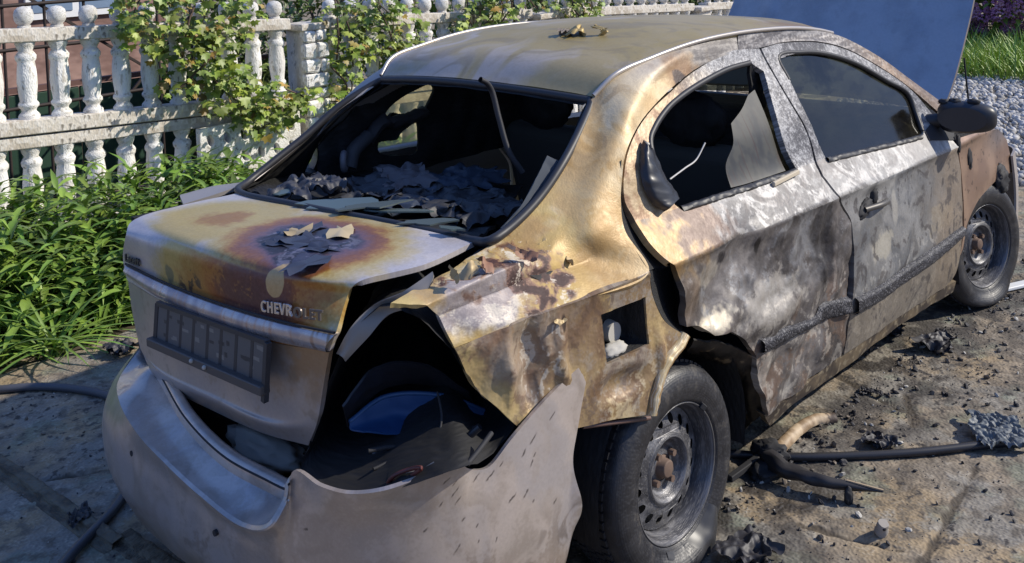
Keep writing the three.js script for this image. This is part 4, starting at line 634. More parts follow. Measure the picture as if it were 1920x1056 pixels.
{ // plate holder with ribs
  const tl = V([-.985,.821,-.229]), tr = V([-.985,.846,.326]), bl = V([-.99,.714,-.244]), br = V([-.985,.731,.305]);
  const U = tr.clone().sub(tl), D = bl.clone().sub(tl), at = (a, b, d = 0) => { const p = tl.clone().addScaledVector(U, a).addScaledVector(D.clone().lerp(br.clone().sub(tr), a), b); return [p.x - d, p.y, p.z]; };
  const pl = std({ color: lin(.035, .036, .042), roughness: .5 });
  const back = loft([[at(0, 0), at(1, 0)], [at(0, 1), at(1, 1)]], 10, 4, { thick: .008 });
  const hold = mesh('plate_holder', back.geo, std({ color: lin(.105, .10, .10), roughness: .6 }), deckMesh);
  mesh('holder_edge', join([bar(at(0, 0, .006), at(1, 0, .006), .012), bar(at(0, 0, .006), at(0, 1, .006), .012), bar(at(1, -.02, .008), at(1, 1.3, .008), .014)]), pl, hold);
  mesh('lower_clip', bar(at(-.03, 1.02, .012), at(1.01, 1.02, .012), .03, .024, .004), std({ color: lin(.075, .065, .062), roughness: .55 }), hold);
  for (const a of [.12, .25, .37, .5, .62, .75, .88]) mesh('holder_rib', bar(at(a, .02, .006), at(a, .95, .006), .006, .012), pl, hold);
  for (const b of [.16, .5, .82]) mesh('holder_rib', bar(at(.02, b, .004), at(.98, b, .004), .005, .008), pl, hold);
  for (let i = 0; i < 22; i++) { const a = .06 + .9 * rnd(), b = .15 + .65 * rnd(), w = .012 + .022 * rnd(); mesh('holder_block', bar(at(a - w, b, .005), at(a + w, b, .005), .006, .010 + .014 * rnd()), i % 2 ? pl : std({ color: lin(.2, .185, .17), roughness: .6 }), hold); }
  for (const [a, b] of [[.43, .97], [.55, .99]]) mesh('rivet', new THREE.SphereGeometry(.006, 10, 8).translate(...at(a, b, .03)), ashMat, hold);
}
const font = await new FontLoader().loadAsync('fonts/droid/droid_sans_bold.typeface.json');
function badge(text, a, b, h, mat, name, slant = 0) {   // raised letters along a line on the lid
  const A = V(a), B = V(b), X = B.clone().sub(A), L = X.length(); X.normalize();
  const g = new TextGeometry(text, { font, size: h, depth: .004, curveSegments: 5, bevelEnabled: true, bevelSize: .0006, bevelThickness: .0008, bevelSegments: 1 });
  g.computeBoundingBox(); g.scale(L / (g.boundingBox.max.x - g.boundingBox.min.x), 1, 1);
  const Z = X.clone().cross(new THREE.Vector3(0, 1, 0)).normalize(), Y = Z.clone().cross(X).normalize();
  if (slant) Y.addScaledVector(X, slant);
  g.applyMatrix4(new THREE.Matrix4().makeBasis(X, Y, Z)); g.translate(A.x, A.y, A.z); g.computeVertexNormals();
  return mesh(name, g, mat, deckMesh);
}
const chrome = std({ color: lin(.62, .6, .6), roughness: .25, metalness: .8 });
badge('CHEVR', [-.965,.901,.262], [-.958,.915,.386], .027, chrome, 'badge_lettering', .12);
badge('OLET', [-.957,.913,.389], [-.945,.924,.491], .024, std({ color: lin(.16, .14, .13), roughness: .4, metalness: .6 }), 'badge_lettering', .12).userData.label = 'charred last letters of the badge';
badge('Lacett', [-.946,.874,-.514], [-.95,.878,-.416], .022, std({ color: lin(.05, .045, .045), roughness: .4 }), 'model_lettering', .1);
{ const g = lump([.012, .022, .02], 5, .5, 2, 3, 2); g.rotateX(.4); const p = deck.at(.26, .42); g.translate(...[-.915,.981,-.133]); mesh('paint_shard', g, std({ color: lin(.05, .05, .058), roughness: .5 }), deckMesh); }
{ // blistered sheet on the burnt patch
  for (const [p, s, r, k, m] of [[[-.766,1.02,.139], .09, .4, 1, 0], [[-.767,1.02,.237], .10, 1.2, 2, 0], [[-.824,1.02,.187], .06, 2, 3, 0], [[-.906,1.02,.378], .07, .2, 4, 0], [[-.689,1.02,.225], .055, .7, 5, 1], [[-.758,1.02,.117], .045, .1, 6, 2], [[-.811,1.02,.299], .04, 1.7, 7, 0]]) {
    const g = new THREE.CircleGeometry(s, 18, 0), q = g.attributes.position; for (let i = 0; i < q.count; i++) { const X = q.getX(i), Y = q.getY(i), c = 1 + .45 * N3(X * 14, Y * 14, k); q.setXYZ(i, X * c, Y * c * .62, .012 * N3(X * 22, Y * 22, k) + .004); } g.computeVertexNormals(); g.rotateX(-Math.PI / 2); g.rotateY(r); g.translate(p[0], p[1], p[2]);
    mesh('blister', g, std({ color: [lin(.055, .06, .085), lin(.5, .4, .24), lin(.36, .28, .16)][m], roughness: .45, metalness: m ? .2 : .4, side: THREE.DoubleSide }), deckMesh);
  }
}

// ---- rear bumper
const plan = (p, y, s = 1) => { const ph = Math.atan2(p[2] / .815, -(p[0] + .33) / .77), n = 3.4, c = Math.cos(ph), q = Math.sin(ph), k = Math.pow(Math.pow(Math.abs(c), n) + Math.pow(Math.abs(q), n), -1 / n); return [-.33 - .77 * s * k * c, y, .815 * s * k * q]; };
const bT = [[-.40,.60,-.79], [-.62,.63,-.785], [-.86,.553,-.639], [-.95,.507,-.586], [-1.046,.525,-.392], [-1.087,.51,-.216], [-1.108,.495,-.012], [-1.114,.478,.189], [-1.105,.462,.352], [-1.1,.508,.474], [-1.06,.548,.478], [-1.04,.606,.479], [-1.035,.603,.576], [-1.01,.601,.648], [-.97,.615,.719], [-.885,.626,.761], [-.82,.637,.778], [-.758,.588,.765], [-.713,.576,.775], [-.64,.618,.785], [-.51,.673,.79], [-.361,.722,.8]];
const nB = bT.length;
const bEnd = [[-.361,.722,.8], [-.416,.599,.805], [-.458,.493,.81], [-.443,.357,.82], [-.451,.211,.7]];
const bRow = (k) => bT.map((p, i) => {
  if (i === nB - 1) return bEnd[k];
  if (k === 0) return p;
  const w = i / (nB - 1), low = plan(p, [0, 0, .40, .30, .19][k] - .03 * sst(.3, .6, w), [1, 1, 1.0, .99, .93][k]);
  if (k === 1) { const q = plan(p, lerp(p[1], .40, .45), .995); return [lerp(p[0], q[0], .75), q[1], lerp(p[2], q[2], .75)]; }
  return low;
});
const bumper = loft([0, 1, 2, 3, 4].map(bRow), 150, 40, { thick: -.010, disp: (P, u, v) => .002 * fbm(P, 5, 2, 7) + .012 * sst(.75, 1, u) * sst(.3, .9, v) * fbm(P, 5, 2, 27) });
const scuffs = []; for (let i = 0; i < 34; i++) { const k = i < 24; scuffs.push(k ? [rr(-.86, -.50), rr(.42, .66), rr(.003, .02), rr(.5, .85)] : [rr(-1.1, -.6), rr(.28, .5), rr(.003, .01), rr(-.3, 1.2)]); }
const bumperPaint = (P) => {
  const W = warp(P, 4, 6), a = fbm(W, 2.6, 4, 53), b = fbm(P, 13, 3, 58), e = fbm(P, 70, 2, 55), g = fbm(P, 140, 2, 56), [x, y, z] = P;
  let c = mixc([190, 178, 170], [176, 168, 166], sst(-.3, .4, a)); c = mixc(c, [164, 152, 142], .4 * sst(.05, .5, fbm(W, 7, 4, 58)));
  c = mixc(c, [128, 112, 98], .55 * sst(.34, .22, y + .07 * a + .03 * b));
  if (z > .5) for (const [sx, sy, L, t] of scuffs) { const dx = x - sx, dy = y - sy, u = dx * Math.cos(t) + dy * Math.sin(t), v = -dx * Math.sin(t) + dy * Math.cos(t); if (Math.abs(u) < L * 1.6 && Math.abs(v) < .006) c = mixc(c, [66, 60, 58], .75 * sst(L, L * .3, Math.abs(u) + .004 * e) * sst(.0026, .0006, Math.abs(v + .002 * fbm(P, 30, 2, 3)) + .0008 * e)); }
  c = mixc(c, [104, 94, 88], .55 * sst(.1, .45, fbm([W[0], W[1] * .35, W[2]], 8, 4, 75)) * sst(-.75, -.45, x) * sst(.5, .36, y) * sst(.4, .6, z));
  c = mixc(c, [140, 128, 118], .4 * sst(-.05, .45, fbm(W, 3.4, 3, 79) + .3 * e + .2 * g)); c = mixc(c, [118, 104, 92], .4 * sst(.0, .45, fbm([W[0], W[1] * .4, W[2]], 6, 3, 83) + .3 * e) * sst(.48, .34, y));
    return [c[0] + 5 * e + 5 * g, c[1] + 5 * e + 5 * g, c[2] + 5 * e + 5 * g, .33 + .06 * b, .48, .5 + .04 * e];
};
const bumperMesh = mesh('rear_bumper', bumper.geo, painted(bumper, 1000, 280, bumperPaint, { bump: .001, coat: .35, cr: .25 }), car);
{ const out = bT.slice(2, 11), inn = [[-.84,.511,-.603], [-.914,.55,-.463], [-.915,.535,-.436], [-.93,.53,-.368], [-1.006,.518,-.081], [-1.032,.503,.165], [-1.012,.49,.317], [-1.002,.485,.374], [-1.055,.556,.48]];
  const sh = loft([out, out.map((p, i) => { const q = [0, 1, 2].map((k) => lerp(p[k], inn[i][k], .5)); q[1] -= .004; return q; }), inn], 70, 16, { thick: .004 });
  const shelf = mesh('bumper_step', sh.geo, painted(sh, 512, 96, bumperPaint, { coat: .8, cr: .1, bump: .001 }), bumperMesh);
  const up = inn.slice(2).map((p) => [p[0] + .004, p[1] + .03, p[2]]), up2 = inn.slice(2).map((p) => [p[0] + .03, p[1] + .034, p[2]]), dn = inn.slice(2).map((p) => [p[0] + .05, p[1] - .05, p[2]]);
  const lip = loft([inn.slice(2), up, up2, dn], 60, 12, {}); mesh('bumper_lip', lip.geo, painted(lip, 256, 64, bumperPaint, { coat: .3, bump: .001 }), shelf);
  mesh('bumper_seam', tube(up.map((p) => [p[0] - .001, p[1] - .004, p[2]]), .003, 50, 6), soot, shelf);
  for (const p of [[-1.085,.441,-.222], [-1.095,.397,.226]]) { const g = new THREE.CylinderGeometry(.0075, .0075, .008, 24); g.rotateZ(Math.PI / 2); g.translate(p[0] - .006, p[1], p[2]); mesh('parking_sensor', g, soot, bumperMesh); }
}

// ---- the hollow of the missing lamp, the inner rear structure
{
  const O = [[-.896,.862,.5], [-.846,.916,.53], [-.828,.947,.6], [-.806,.923,.67], [-.745,.841,.701], [-.69,.739,.723], [-.632,.662,.743], [-.6,.623,.753], [-.679,.591,.76], [-.86,.656,.839], [-.92,.628,.767], [-.98,.565,.616], [-1,.549,.438], [-.92,.573,.36], [-.92,.682,.418]];
  const c = [-.66, .72, .42], I = O.map((p, i) => [lerp(p[0], c[0], .25) + .22, lerp(p[1], c[1], .12), lerp(p[2], c[2], .25) - .22]), C = O.map(() => [c[0] + .30, c[1], c[2] - .34]);
  const cl = (l) => [...l, l[0]]; mesh('lamp_hollow', loft([cl(O), cl(I), cl(C)], 60, 16, { lin: true, disp: (P) => .008 * fbm(P, 12, 3, 3) }).geo, insideMat, car);
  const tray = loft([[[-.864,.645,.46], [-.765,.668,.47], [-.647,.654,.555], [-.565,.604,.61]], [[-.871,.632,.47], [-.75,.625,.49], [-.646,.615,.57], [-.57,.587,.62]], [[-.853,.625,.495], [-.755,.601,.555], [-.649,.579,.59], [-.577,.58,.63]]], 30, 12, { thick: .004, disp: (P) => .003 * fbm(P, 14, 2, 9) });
  mesh('lamp_tray', tray.geo, std({ color: lin(.015, .06, .17), roughness: .5, metalness: .1 }), car);  // blue stands for sky reflected in the tray, painted into its base colour
  mesh('tray_edge', tube([[-.864,.645,.46], [-.764,.672,.47], [-.647,.657,.555], [-.559,.602,.61]], .006, 30, 6), std({ color: lin(.03, .08, .18), roughness: .4 }), car);  // same painted sky reflection, carried in the blue of the rim
  const fl = loft([[[-.904,.83,.485], [-.88,.884,.5], [-.825,.932,.525], [-.795,.975,.61], [-.728,1.003,.635]], [[-.905,.829,.5], [-.865,.88,.515], [-.812,.921,.54], [-.789,.963,.625], [-.734,.997,.645]], [[-.898,.817,.5], [-.849,.864,.53], [-.809,.909,.56], [-.782,.948,.635], [-.743,.988,.65]]], 30, 8, { thick: .006 });
  mesh('lamp_flange', fl.geo, std({ color: lin(.24, .22, .20), roughness: .5, metalness: .4 }), car);
  const wire = std({ color: lin(.10, .025, .022), roughness: .5 });
  mesh('wire_loom', tube([[-.92,.578,.658], [-.92,.616,.691], [-.9,.635,.726], [-.9,.649,.763], [-.9,.619,.725], [-.91,.595,.695]], .005, 40, 6), wire, car);
  mesh('wire_loom', tube([[-.9,.582,.658], [-.9,.619,.707], [-.88,.628,.738], [-.86,.644,.761]], .0035, 40, 6), std({ color: lin(.2, .18, .16), roughness: .5 }), car);
  
  for (const [q, r] of [[[[-.88,.61,.549], [-.82,.603,.573], [-.76,.577,.617], [-.7,.582,.645], [-.66,.622,.68]], .006], [[[-.9,.59,.592], [-.84,.592,.606], [-.8,.573,.624], [-.74,.576,.669]], .004], [[[-.72,.711,.62], [-.74,.67,.654], [-.78,.632,.684], [-.82,.624,.751]], .003]]) mesh('wire_loom', tube(q, r, 40, 6), soot, car);
  mesh('bracket', tube([[-.82,.643,.822], [-.78,.652,.814], [-.72,.667,.8]], .006, 10, 6), soot, car); mesh('bracket', tube([[-.84,.577,.516], [-.8,.574,.586], [-.74,.606,.69], [-.7,.656,.741]], .009, 24, 6), sootGloss, car); mesh('inner_reinforcement', loft([[[-.885,.694,.46], [-.8,.76,.48], [-.681,.743,.52], [-.579,.649,.58]], [[-.864,.661,.44], [-.778,.72,.46], [-.658,.702,.5], [-.562,.619,.57]], [[-.844,.614,.42], [-.756,.68,.44], [-.634,.661,.48], [-.545,.589,.56]]], 24, 8, { thick: .006, disp: (P) => .004 * fbm(P, 14, 2, 8) }).geo, sootGloss, car);
  // rear cross panel and the dark boot behind the lid
  const cross = loft([[[-.86,.473,-.62],[-.86,.478,-.197],[-.86,.499,.081],[-.86,.533,.302]], [[-.84,.388,-.653],[-.84,.392,-.241],[-.84,.421,.042],[-.84,.463,.291]], [[-.86,.302,-.623],[-.86,.302,-.215],[-.86,.304,.009],[-.86,.403,.402]]], 40, 12, { disp: (P) => .008 * fbm(P, 9, 3, 2) });
  mesh('rear_cross_panel', cross.geo, insideMat, car);
  const junk = lump([.05, .03, .12], 14, .5, 2.2); junk.translate(...[-.89,.489,.127]); mesh('charred_lining', junk, ashMat.clone(), car).material.color.setRGB(.2, .19, .17);
  // boot floor, inner walls
  mesh('boot_floor', new THREE.BoxGeometry(1.0, .02, 1.3).translate(-.42, .34, 0), insideMat, car);
  mesh('boot_wall', new THREE.BoxGeometry(.9, .6, .02).translate(-.40, .66, -.66), insideMat, car);
  mesh('boot_lining', new THREE.BoxGeometry(.02, .64, 1.24).translate(-.02, .62, 0), insideMat, car);
}

// ---- inside of the car, seen through the broken rear window
{
  const shelf = loft([[[-.49,.985,-.608], [-.528,.99,-.197], [-.493,.99,.161], [-.445,.985,.485]], [[-.341,.975,-.685], [-.323,.965,-.39], [-.278,.955,-.053], [-.243,.96,.364]], [[.076,.93,-.951], [.114,.92,-.657], [.169,.92,-.348], [.236,.93,.022]]], 50, 20, { disp: (P) => .012 * fbm(P, 9, 3, 5), thick: .01 });
  const sm = mesh('parcel_shelf', shelf.geo, insideMat, car);
  const glass = phy({ color: lin(.13, .18, .175), roughness: .3, metalness: 0, transmission: .5, thickness: 0, ior: 1.5, side: THREE.DoubleSide });
  const shards = [[[-.506,1,-.023], .13, .05, 1], [[-.476,1,.092], .12, .06, 2], [[-.43,1,.182], .12, .045, 3], [[-.488,1,.34], .08, .03, 4], [[-.503,1,.454], .04, .02, 5], [[-.517,1,-.115], .07, .03, 6], [[-.519,1,-.297], .06, .03, 7]];
  for (const [p, a, b, k] of shards) {
    const s = new THREE.Shape(); const n = 13; for (let i = 0; i < n; i++) { const t = i / n * 2 * Math.PI, r = .5 + .65 * rnd(); s[i ? 'lineTo' : 'moveTo'](a * r * Math.cos(t), b * r * Math.sin(t)); }
    const g = new THREE.ExtrudeGeometry(s, { depth: .004, bevelEnabled: false }); g.rotateX(-Math.PI / 2 + rr(-.12, .12)); g.rotateY(-.75 + rr(-.2, .2)); g.rotateZ(-.05 + rr(-.1, .1)); g.translate(p[0], p[1] + .012 + .006 * (k % 3), p[2]);
    mesh('glass_shard', g, k % 2 ? glass : std({ color: lin(.06, .078, .078), roughness: .5 }), sm);
  }
  const lumps = [[[-.04,.97,-.323], [.03, .025, .13], 6], [[-.137,.95,.093], [.1, .035, .1], 8], [[-.171,.96,.271], [.07, .04, .07], 10], [[-.171,.96,-.295], [.09, .03, .09], 12], [[-.09,.95,-.113], [.12, .04, .1], 13], [[-.256,.95,.025], [.1, .02, .12], 15]];
  for (const [p, w, d, am, f, k, m] of [[[-.472,1,-.308], .2, .14, .035, 12, 3, 1], [[-.397,1,-.254], .14, .14, .035, 14, 5, 1], [[-.141,.985,-.159], .3, .16, .03, 8, 8, 2], [[-.229,.975,.12], .3, .26, .03, 9, 11, 0], [[-.239,.975,.317], .2, .2, .03, 11, 13, 0], [[-.243,.97,-.231], .28, .2, .03, 9, 15, 0], [[-.026,.97,-.024], .3, .22, .03, 8, 17, 3], [[-.36,.985,.098], .3, .12, .02, 10, 19, 3]]) { const g = crumple(w, d, am, f, k); g.rotateY(k * 1.3); g.rotateZ(rr(-.15, .15)); g.translate(p[0], p[1] + .005, p[2]); mesh('burnt_cloth', g, std({ color: [lin(.022, .023, .028), lin(.035, .036, .045), lin(.085, .07, .07), lin(.03, .04, .06)][m], roughness: .55, side: THREE.DoubleSide }), sm); }
  for (const [p, r, k] of lumps) { const g = lump(r, k, .7, 1.9, 4, 5); g.rotateY(k); g.translate(p[0], p[1] - .01, p[2]); mesh('charred_lump', g, k === 6 ? std({ color: lin(.10, .085, .085), roughness: .8 }) : k < 5 ? sootGloss : soot, sm); }
  // seat backs, headrest frames, dash, floor
  const seatAsh = std({ color: lin(.075, .073, .068), roughness: .9 }); const seat = (x, z) => { const g = new RoundedBoxGeometry(.14, .62, .46, 4, .06); const p = g.attributes.position; for (let i = 0; i < p.count; i++) { const q = [p.getX(i), p.getY(i), p.getZ(i)]; p.setX(i, q[0] + .02 * fbm(q, 6, 3, z * 9) - .22 * q[1]); } g.computeVertexNormals(); g.translate(x, .70, z); const s = mesh('seat_back', g, seatAsh, car); const h = lump([.05, .09, .13], 3 + z, .25, 1.5); h.translate(x - .10, 1.10, z); mesh('headrest', h, insideMat, s); };
  seat(.88, .36); seat(.88, -.36);
  const rs = new RoundedBoxGeometry(.10, .5, 1.18, 4, .04); rs.rotateZ(.3); rs.translate(.02, .68, 0); mesh('rear_seat_back', rs, insideMat, car);
  const cu = new RoundedBoxGeometry(.5, .14, 1.2, 4, .05); cu.translate(.32, .42, 0); mesh('rear_seat', cu, insideMat, car);
  for (const z of [.36, -.36]) { const g = new RoundedBoxGeometry(.5, .14, .48, 4, .05); g.translate(1.12, .42, z); mesh('front_seat', g, insideMat, car); }
  mesh('cabin_floor', new THREE.BoxGeometry(2.3, .03, 1.44).translate(1.15, .24, 0), insideMat, car);
  const dash = new RoundedBoxGeometry(.36, .30, 1.36, 4, .08); dash.translate(2.0, .80, 0); mesh('dashboard', dash, insideMat, car);
  mesh('bulkhead', new THREE.BoxGeometry(.03, .62, 1.4).translate(2.24, .55, 0), insideMat, car);
  const sw = new THREE.TorusGeometry(.18, .013, 8, 40); sw.rotateY(Math.PI / 2); sw.rotateZ(-.35); sw.translate(1.62, .90, -.36); mesh('steering_wheel', sw, soot, car);
  // sooty lining of the roof
  mesh('roof_lining', loft([-1, -.5, 0, .5, 1].map((k) => roofLine(k * .96).slice(0, 7).map((p) => [p[0] - .02, p[1] - .028, p[2]])), 30, 20, { disp: (P) => .005 * fbm(P, 8, 2, 4) }).geo, insideMat, car);
  // hanging window seal
  mesh('hanging_seal', tube([[-.177,1.365,.25], [-.151,1.351,.25], [-.13,1.322,.25], [-.124,1.236,.27], [-.119,1.14,.3], [-.094,1.074,.33]].map((p) => [p[0] + .01, p[1], p[2]]), .009, 50, 8), rubberBurnt, car);
  // rear window surround, and glass left in the corner
  const re = (v) => { const q = roof.at(0, v); return [q[0] - .006, q[1] - .014, q[2]]; }; const ring = [re(.02), re(.15), re(.35), re(.5), re(.65), re(.85), re(.985), [.032,1.272,.51], [-.171,1.162,.58], [-.305,1.081,.595], [-.423,1.031,.597], [-.492,1.012,.59], [-.486,1,.528], [-.531,1.01,.238], [-.569,1.01,-.137], [-.554,1,-.521], [-.471,1.005,-.59], [-.356,1.055,-.6], [-.225,1.123,-.59], [-.098,1.207,-.565]];
  mesh('rear_window_seal', tube(ring, .013, 160, 8, true), rubberBurnt, car);
  const shard = loft([[[-.207,1.174,.545], [-.262,1.137,.56], [-.357,1.073,.58], [-.442,1.033,.585]], [[-.182,1.157,.57], [-.247,1.107,.58], [-.35,1.048,.59], [-.436,1.022,.588]]], 20, 3, { thick: .004, disp: (P) => .004 * fbm(P, 30, 2, 6) }); mesh('glass_remnant', shard.geo, std({ color: lin(.035, .045, .06), roughness: .8 }), car);
}
{ const inL = (l) => l.slice(0, 10).map(([x, y, z]) => [x + .012, y - .012, z - .03]); const g = loft([inL(qA), inL(qM), inL(qB)], 40, 14, { disp: (P) => .006 * fbm(P, 9, 2, 4) }).geo; mesh('pillar_lining', g, insideMat, car); mesh('pillar_lining', mirrorZ(g), insideMat, car); }
// ---- sill, front wing, front end, bonnet
{
  const sillLine = corner([[.477,.25],[.725,.251],[.996,.267],[1.574,.248],[1.957,.231],[2.113,.215],[2.113,.165],[1.579,.203],[1.033,.196],[.719,.205],[.553,.179]], [0, 5, 6, 10]);
  const s = panel(sillLine, [], .02, (x, y) => [x, y, sideZ(x, y) - .006 + .004 * N3(x * 6, y * 6, 3)], .03);
  mesh('sill', s.geo, painted(s, 512, 96, (P) => { const a = fbm(P, 6, 3, 91), b = fbm(P, 25, 2, 92); let c = mixc([120, 106, 86], [70, 62, 56], sst(-.3, .4, a)); c = mixc(c, [168, 156, 132], .6 * sst(.2, .5, b)); return [...c, .55, .3, .5 + .2 * b]; }, { bump: .002 }), car);
  const wingLine = corner([[2.059,.845],[2.316,.828],[2.672,.781],[2.844,.701],[2.906,.59],[2.917,.529],[2.706,.552],[2.529,.563],[2.355,.548],[2.229,.511],[2.135,.458],[2.104,.367],[2.074,.342],[2.102,.466],[2.105,.636],[2.098,.751]], [0, 3, 5, 11]);
  const w = panel(wingLine, [], .02, (x, y) => [x, y, sideZ(x, y) + .01 * bumpAt(x, y, [2.434,.613], [.25, .12], 1)], .016);
  const wing = mesh('front_wing', w.geo, painted(w, 384, 384, (P) => { const a = fbm(P, 4, 4, 94), b = fbm(P, 18, 3, 95); let c = mixc([158, 132, 112], [136, 112, 96], sst(-.3, .4, a)); c = mixc(c, [110, 110, 118], .6 * sst(2.35, 2.7, P[0] + .1 * a) * sst(.66, .76, P[1])); c = mixc(c, [70, 58, 50], .6 * sst(.45, .6, b)); return [...c, .42, .4, .5]; }, { bump: .001 }), car);
  for (const [p, r] of [[[2.215,.728,.834], .5], [[2.071,.826,.841], .4]]) { const g = lump([.018 * r * 2, .04 * r * 2, .008], r * 9, .5, 2, 3, 3); g.translate(...p); mesh('soot_blister', g, soot, wing); }
  { const g = lump([.05, .05, .03], 21, .6, 2, 3, 4); g.translate(...[2.633,.553,.816]); mesh('melted_liner', g, soot, wing); }
  // front end, hidden but for its edge: bumper corner, and both inner wings
  const fz = (p, y) => [p[0], y, p[1]];
  const nose = [[2.86, .80], [3.06, .74], [3.18, .58], [3.24, .3], [3.25, 0], [3.24, -.3], [3.18, -.58], [3.06, -.74], [2.86, -.80]];
  const fb = loft([nose.map((p) => fz(p, .62)), nose.map((p) => fz([p[0] + .03, p[1] * 1.0], .45)), nose.map((p) => fz(p, .22))], 60, 14, { thick: .01 });
  mesh('front_bumper', fb.geo, std({ color: lin(.36, .32, .29), roughness: .45, metalness: .3 }), car);
  mesh('slam_panel', new RoundedBoxGeometry(.12, .12, 1.3, 3, .03).translate(3.08, .66, 0), steelDark, car);
  for (const s of [1, -1]) { mesh('inner_wing', new RoundedBoxGeometry(.85, .30, .04, 3, .015).translate(2.66, .66, s * .60), insideMat, car); }
  mesh('engine', lump([.28, .24, .36], 4, .3, 2, 3, 5).translate(2.72, .52, 0), insideMat, car);
  mesh('cowl', new RoundedBoxGeometry(.22, .06, 1.36, 3, .02).translate(2.33, .87, 0), insideMat, car);
}
{ // raised bonnet, hinged at the cowl
  const a = 50.5 * Math.PI / 180, P0 = [2.468, .952], row = (s, w, bow) => [-1, -.7, -.35, 0, .35, .7, 1].map((k) => { const c = 1 - k * k; return [P0[0] + s * Math.cos(a) - bow * c * Math.sin(a), P0[1] + s * Math.sin(a) + bow * c * Math.cos(a) , w * k]; });
  const b = loft([row(-.02, .655, .02), row(.1, .665, .025), row(.35, .67, .028), row(.6, .665, .028), row(.82, .64, .02), row(.93, .60, .0), row(.97, .56, -.04)], 60, 50, { thick: .02, disp: (P, u, v) => .006 * sst(.05, .0, Math.abs(Math.abs(u - .5) - .27 - .05 * v)) + .001 * fbm(P, 3, 2, 5) });
  const bon = mesh('bonnet', b.geo, painted(b, 640, 512, (P) => { const q = fbm(P, 2.2, 4, 101), e = fbm(P, 10, 3, 102), f = fbm(P, 60, 2, 4); let c = mixc([180, 172, 168], [164, 157, 154], sst(-.3, .4, q)); c = mixc(c, [150, 142, 138], .2 * sst(.2, .6, fbm([P[0] * 3, P[1] * .5, P[2] * 3], 4, 3, 9))); return [c[0] + 4 * f, c[1] + 4 * f, c[2] + 4 * f, .36 + .05 * e, .88, .5]; }, { bump: .001 }), car);
  bon.userData.label = 'raised bonnet in its own shade';
  const h = new THREE.SphereGeometry(.011, 12, 8); h.scale(.4, 1, 1); const hp = b.at(.72, .2); h.translate(...hp); mesh('soot_spot', h, soot, bon);
  mesh('bonnet_stay', tube([[2.732,.856,.66], [2.704,1.002,.66], [2.701,1.111,.655]], .0045, 12, 6), soot, car);
}
// ---- door mirror
{
  const A = [1.93,.96,.86], B = [2.368,.873,.9];
  const g = new THREE.SphereGeometry(1, 36, 24), p = g.attributes.position;
  for (let i = 0; i < p.count; i++) { let [x, y, z] = [p.getX(i), p.getY(i), p.getZ(i)]; const k = Math.pow(Math.pow(Math.abs(y), 3.2) + Math.pow(Math.abs(z), 3.2), -1 / 3.2) * Math.hypot(y, z) || 1; y *= k; z *= k; p.setXYZ(i, x * .055 + (x < 0 ? -.01 * 1 : 0), (y * .066) * (1 - .12 * z), z * .115); }
  g.computeVertexNormals(); const c = [2.02, .955, .90];
  g.rotateY(.18); g.translate(...c); const m = mesh('door_mirror', g, std({ color: lin(.024, .025, .03), roughness: .42 }), car);
  const gl = new THREE.CircleGeometry(1, 30); gl.scale(.095, .05, 1); gl.rotateY(-Math.PI / 2 + .18); gl.translate(c[0] - .067, c[1], c[2] + .002); mesh('mirror_face', gl, std({ color: lin(.03, .03, .036), roughness: .3 }), m);
  mesh('mirror_arm', tube([[1.97, .93, .74], [2.0, .935, .80], [2.02, .945, .86]], .03, 10, 10), std({ color: lin(.024, .025, .03), roughness: .5 }), m);
  const sail = panel(corner([[1.854,.912],[2.027,.935],[2.203,.93],[2.054,.846],[1.836,.882]], [0, 1, 2, 3, 4]), [], .02, (x, y) => [x, y, sideZ(x, y) + .006], .02); mesh('mirror_base', sail.geo, soot, m);
  for (const [x, y, z, s] of [[2.0, 1.02, .86, 1], [2.01, 1.022, .93, 2], [1.99, 1.015, .82, 3]]) { const q = lump([.012, .010, .02], s, .6, 2, 3, 2); q.translate(x, y, z); mesh('melted_edge', q, soot, m); }
}
// ---- glass
{
  const inset = (l, k) => { const c = l.reduce((a, p) => [a[0] + p[0] / l.length, a[1] + p[1] / l.length], [0, 0]); return l.map((p) => [lerp(p[0], c[0], k), lerp(p[1], c[1], k)]); };
  const pane = panel(inset(frontDoorHole, -.02), [], .05, (x, y) => [x, y, sideZ(x, y) - .014], 0);
  const sootMap = maps(384, 256, (u, v) => { const P = pane.at(u, v), a = fbm([P[0] * .8, P[1] * 2, 0], 4, 4, 111), b = fbm(P, 12, 3, 112), e = fbm(P, 40, 2, 113); const up = sst(1.0, 1.2, P[1] + .05 * a); let c = mixc([112, 106, 88], [186, 188, 150], up * .8 + .3 * a); c = mixc(c, [80, 76, 64], .6 * sst(-.1, .5, fbm([P[0] * .8, P[1] * 2.5, 0], 7, 4, 115))); c = mixc(c, [30, 30, 30], sst(.06, -.02, Math.hypot((P[0] - 1.28) * .8, P[1] - 1.26) - .05 + .04 * b)); return [c[0], c[1], c[2], .10 + .08 * Math.max(0, b), 0, .5]; });
  mesh('window_glass', pane.geo, phy({ map: sootMap.map, roughnessMap: sootMap.rm, roughness: 1, metalness: 0, transmission: .95, thickness: 0, side: THREE.DoubleSide }), frontDoorMesh);
  // windscreen: sooted
  const ws = loft([[[1.58, 1.325, -.52], [1.66, 1.36, 0], [1.58, 1.325, .52]], [[1.98, 1.15, -.61], [2.06, 1.18, 0], [1.98, 1.15, .61]], [[2.30, .92, -.66], [2.40, .93, 0], [2.30, .92, .66]]], 24, 16, {});
  mesh('windscreen', ws.geo, phy({ color: lin(.16, .17, .14), roughness: .2, transmission: .5, thickness: 0, side: THREE.DoubleSide }), car);
}
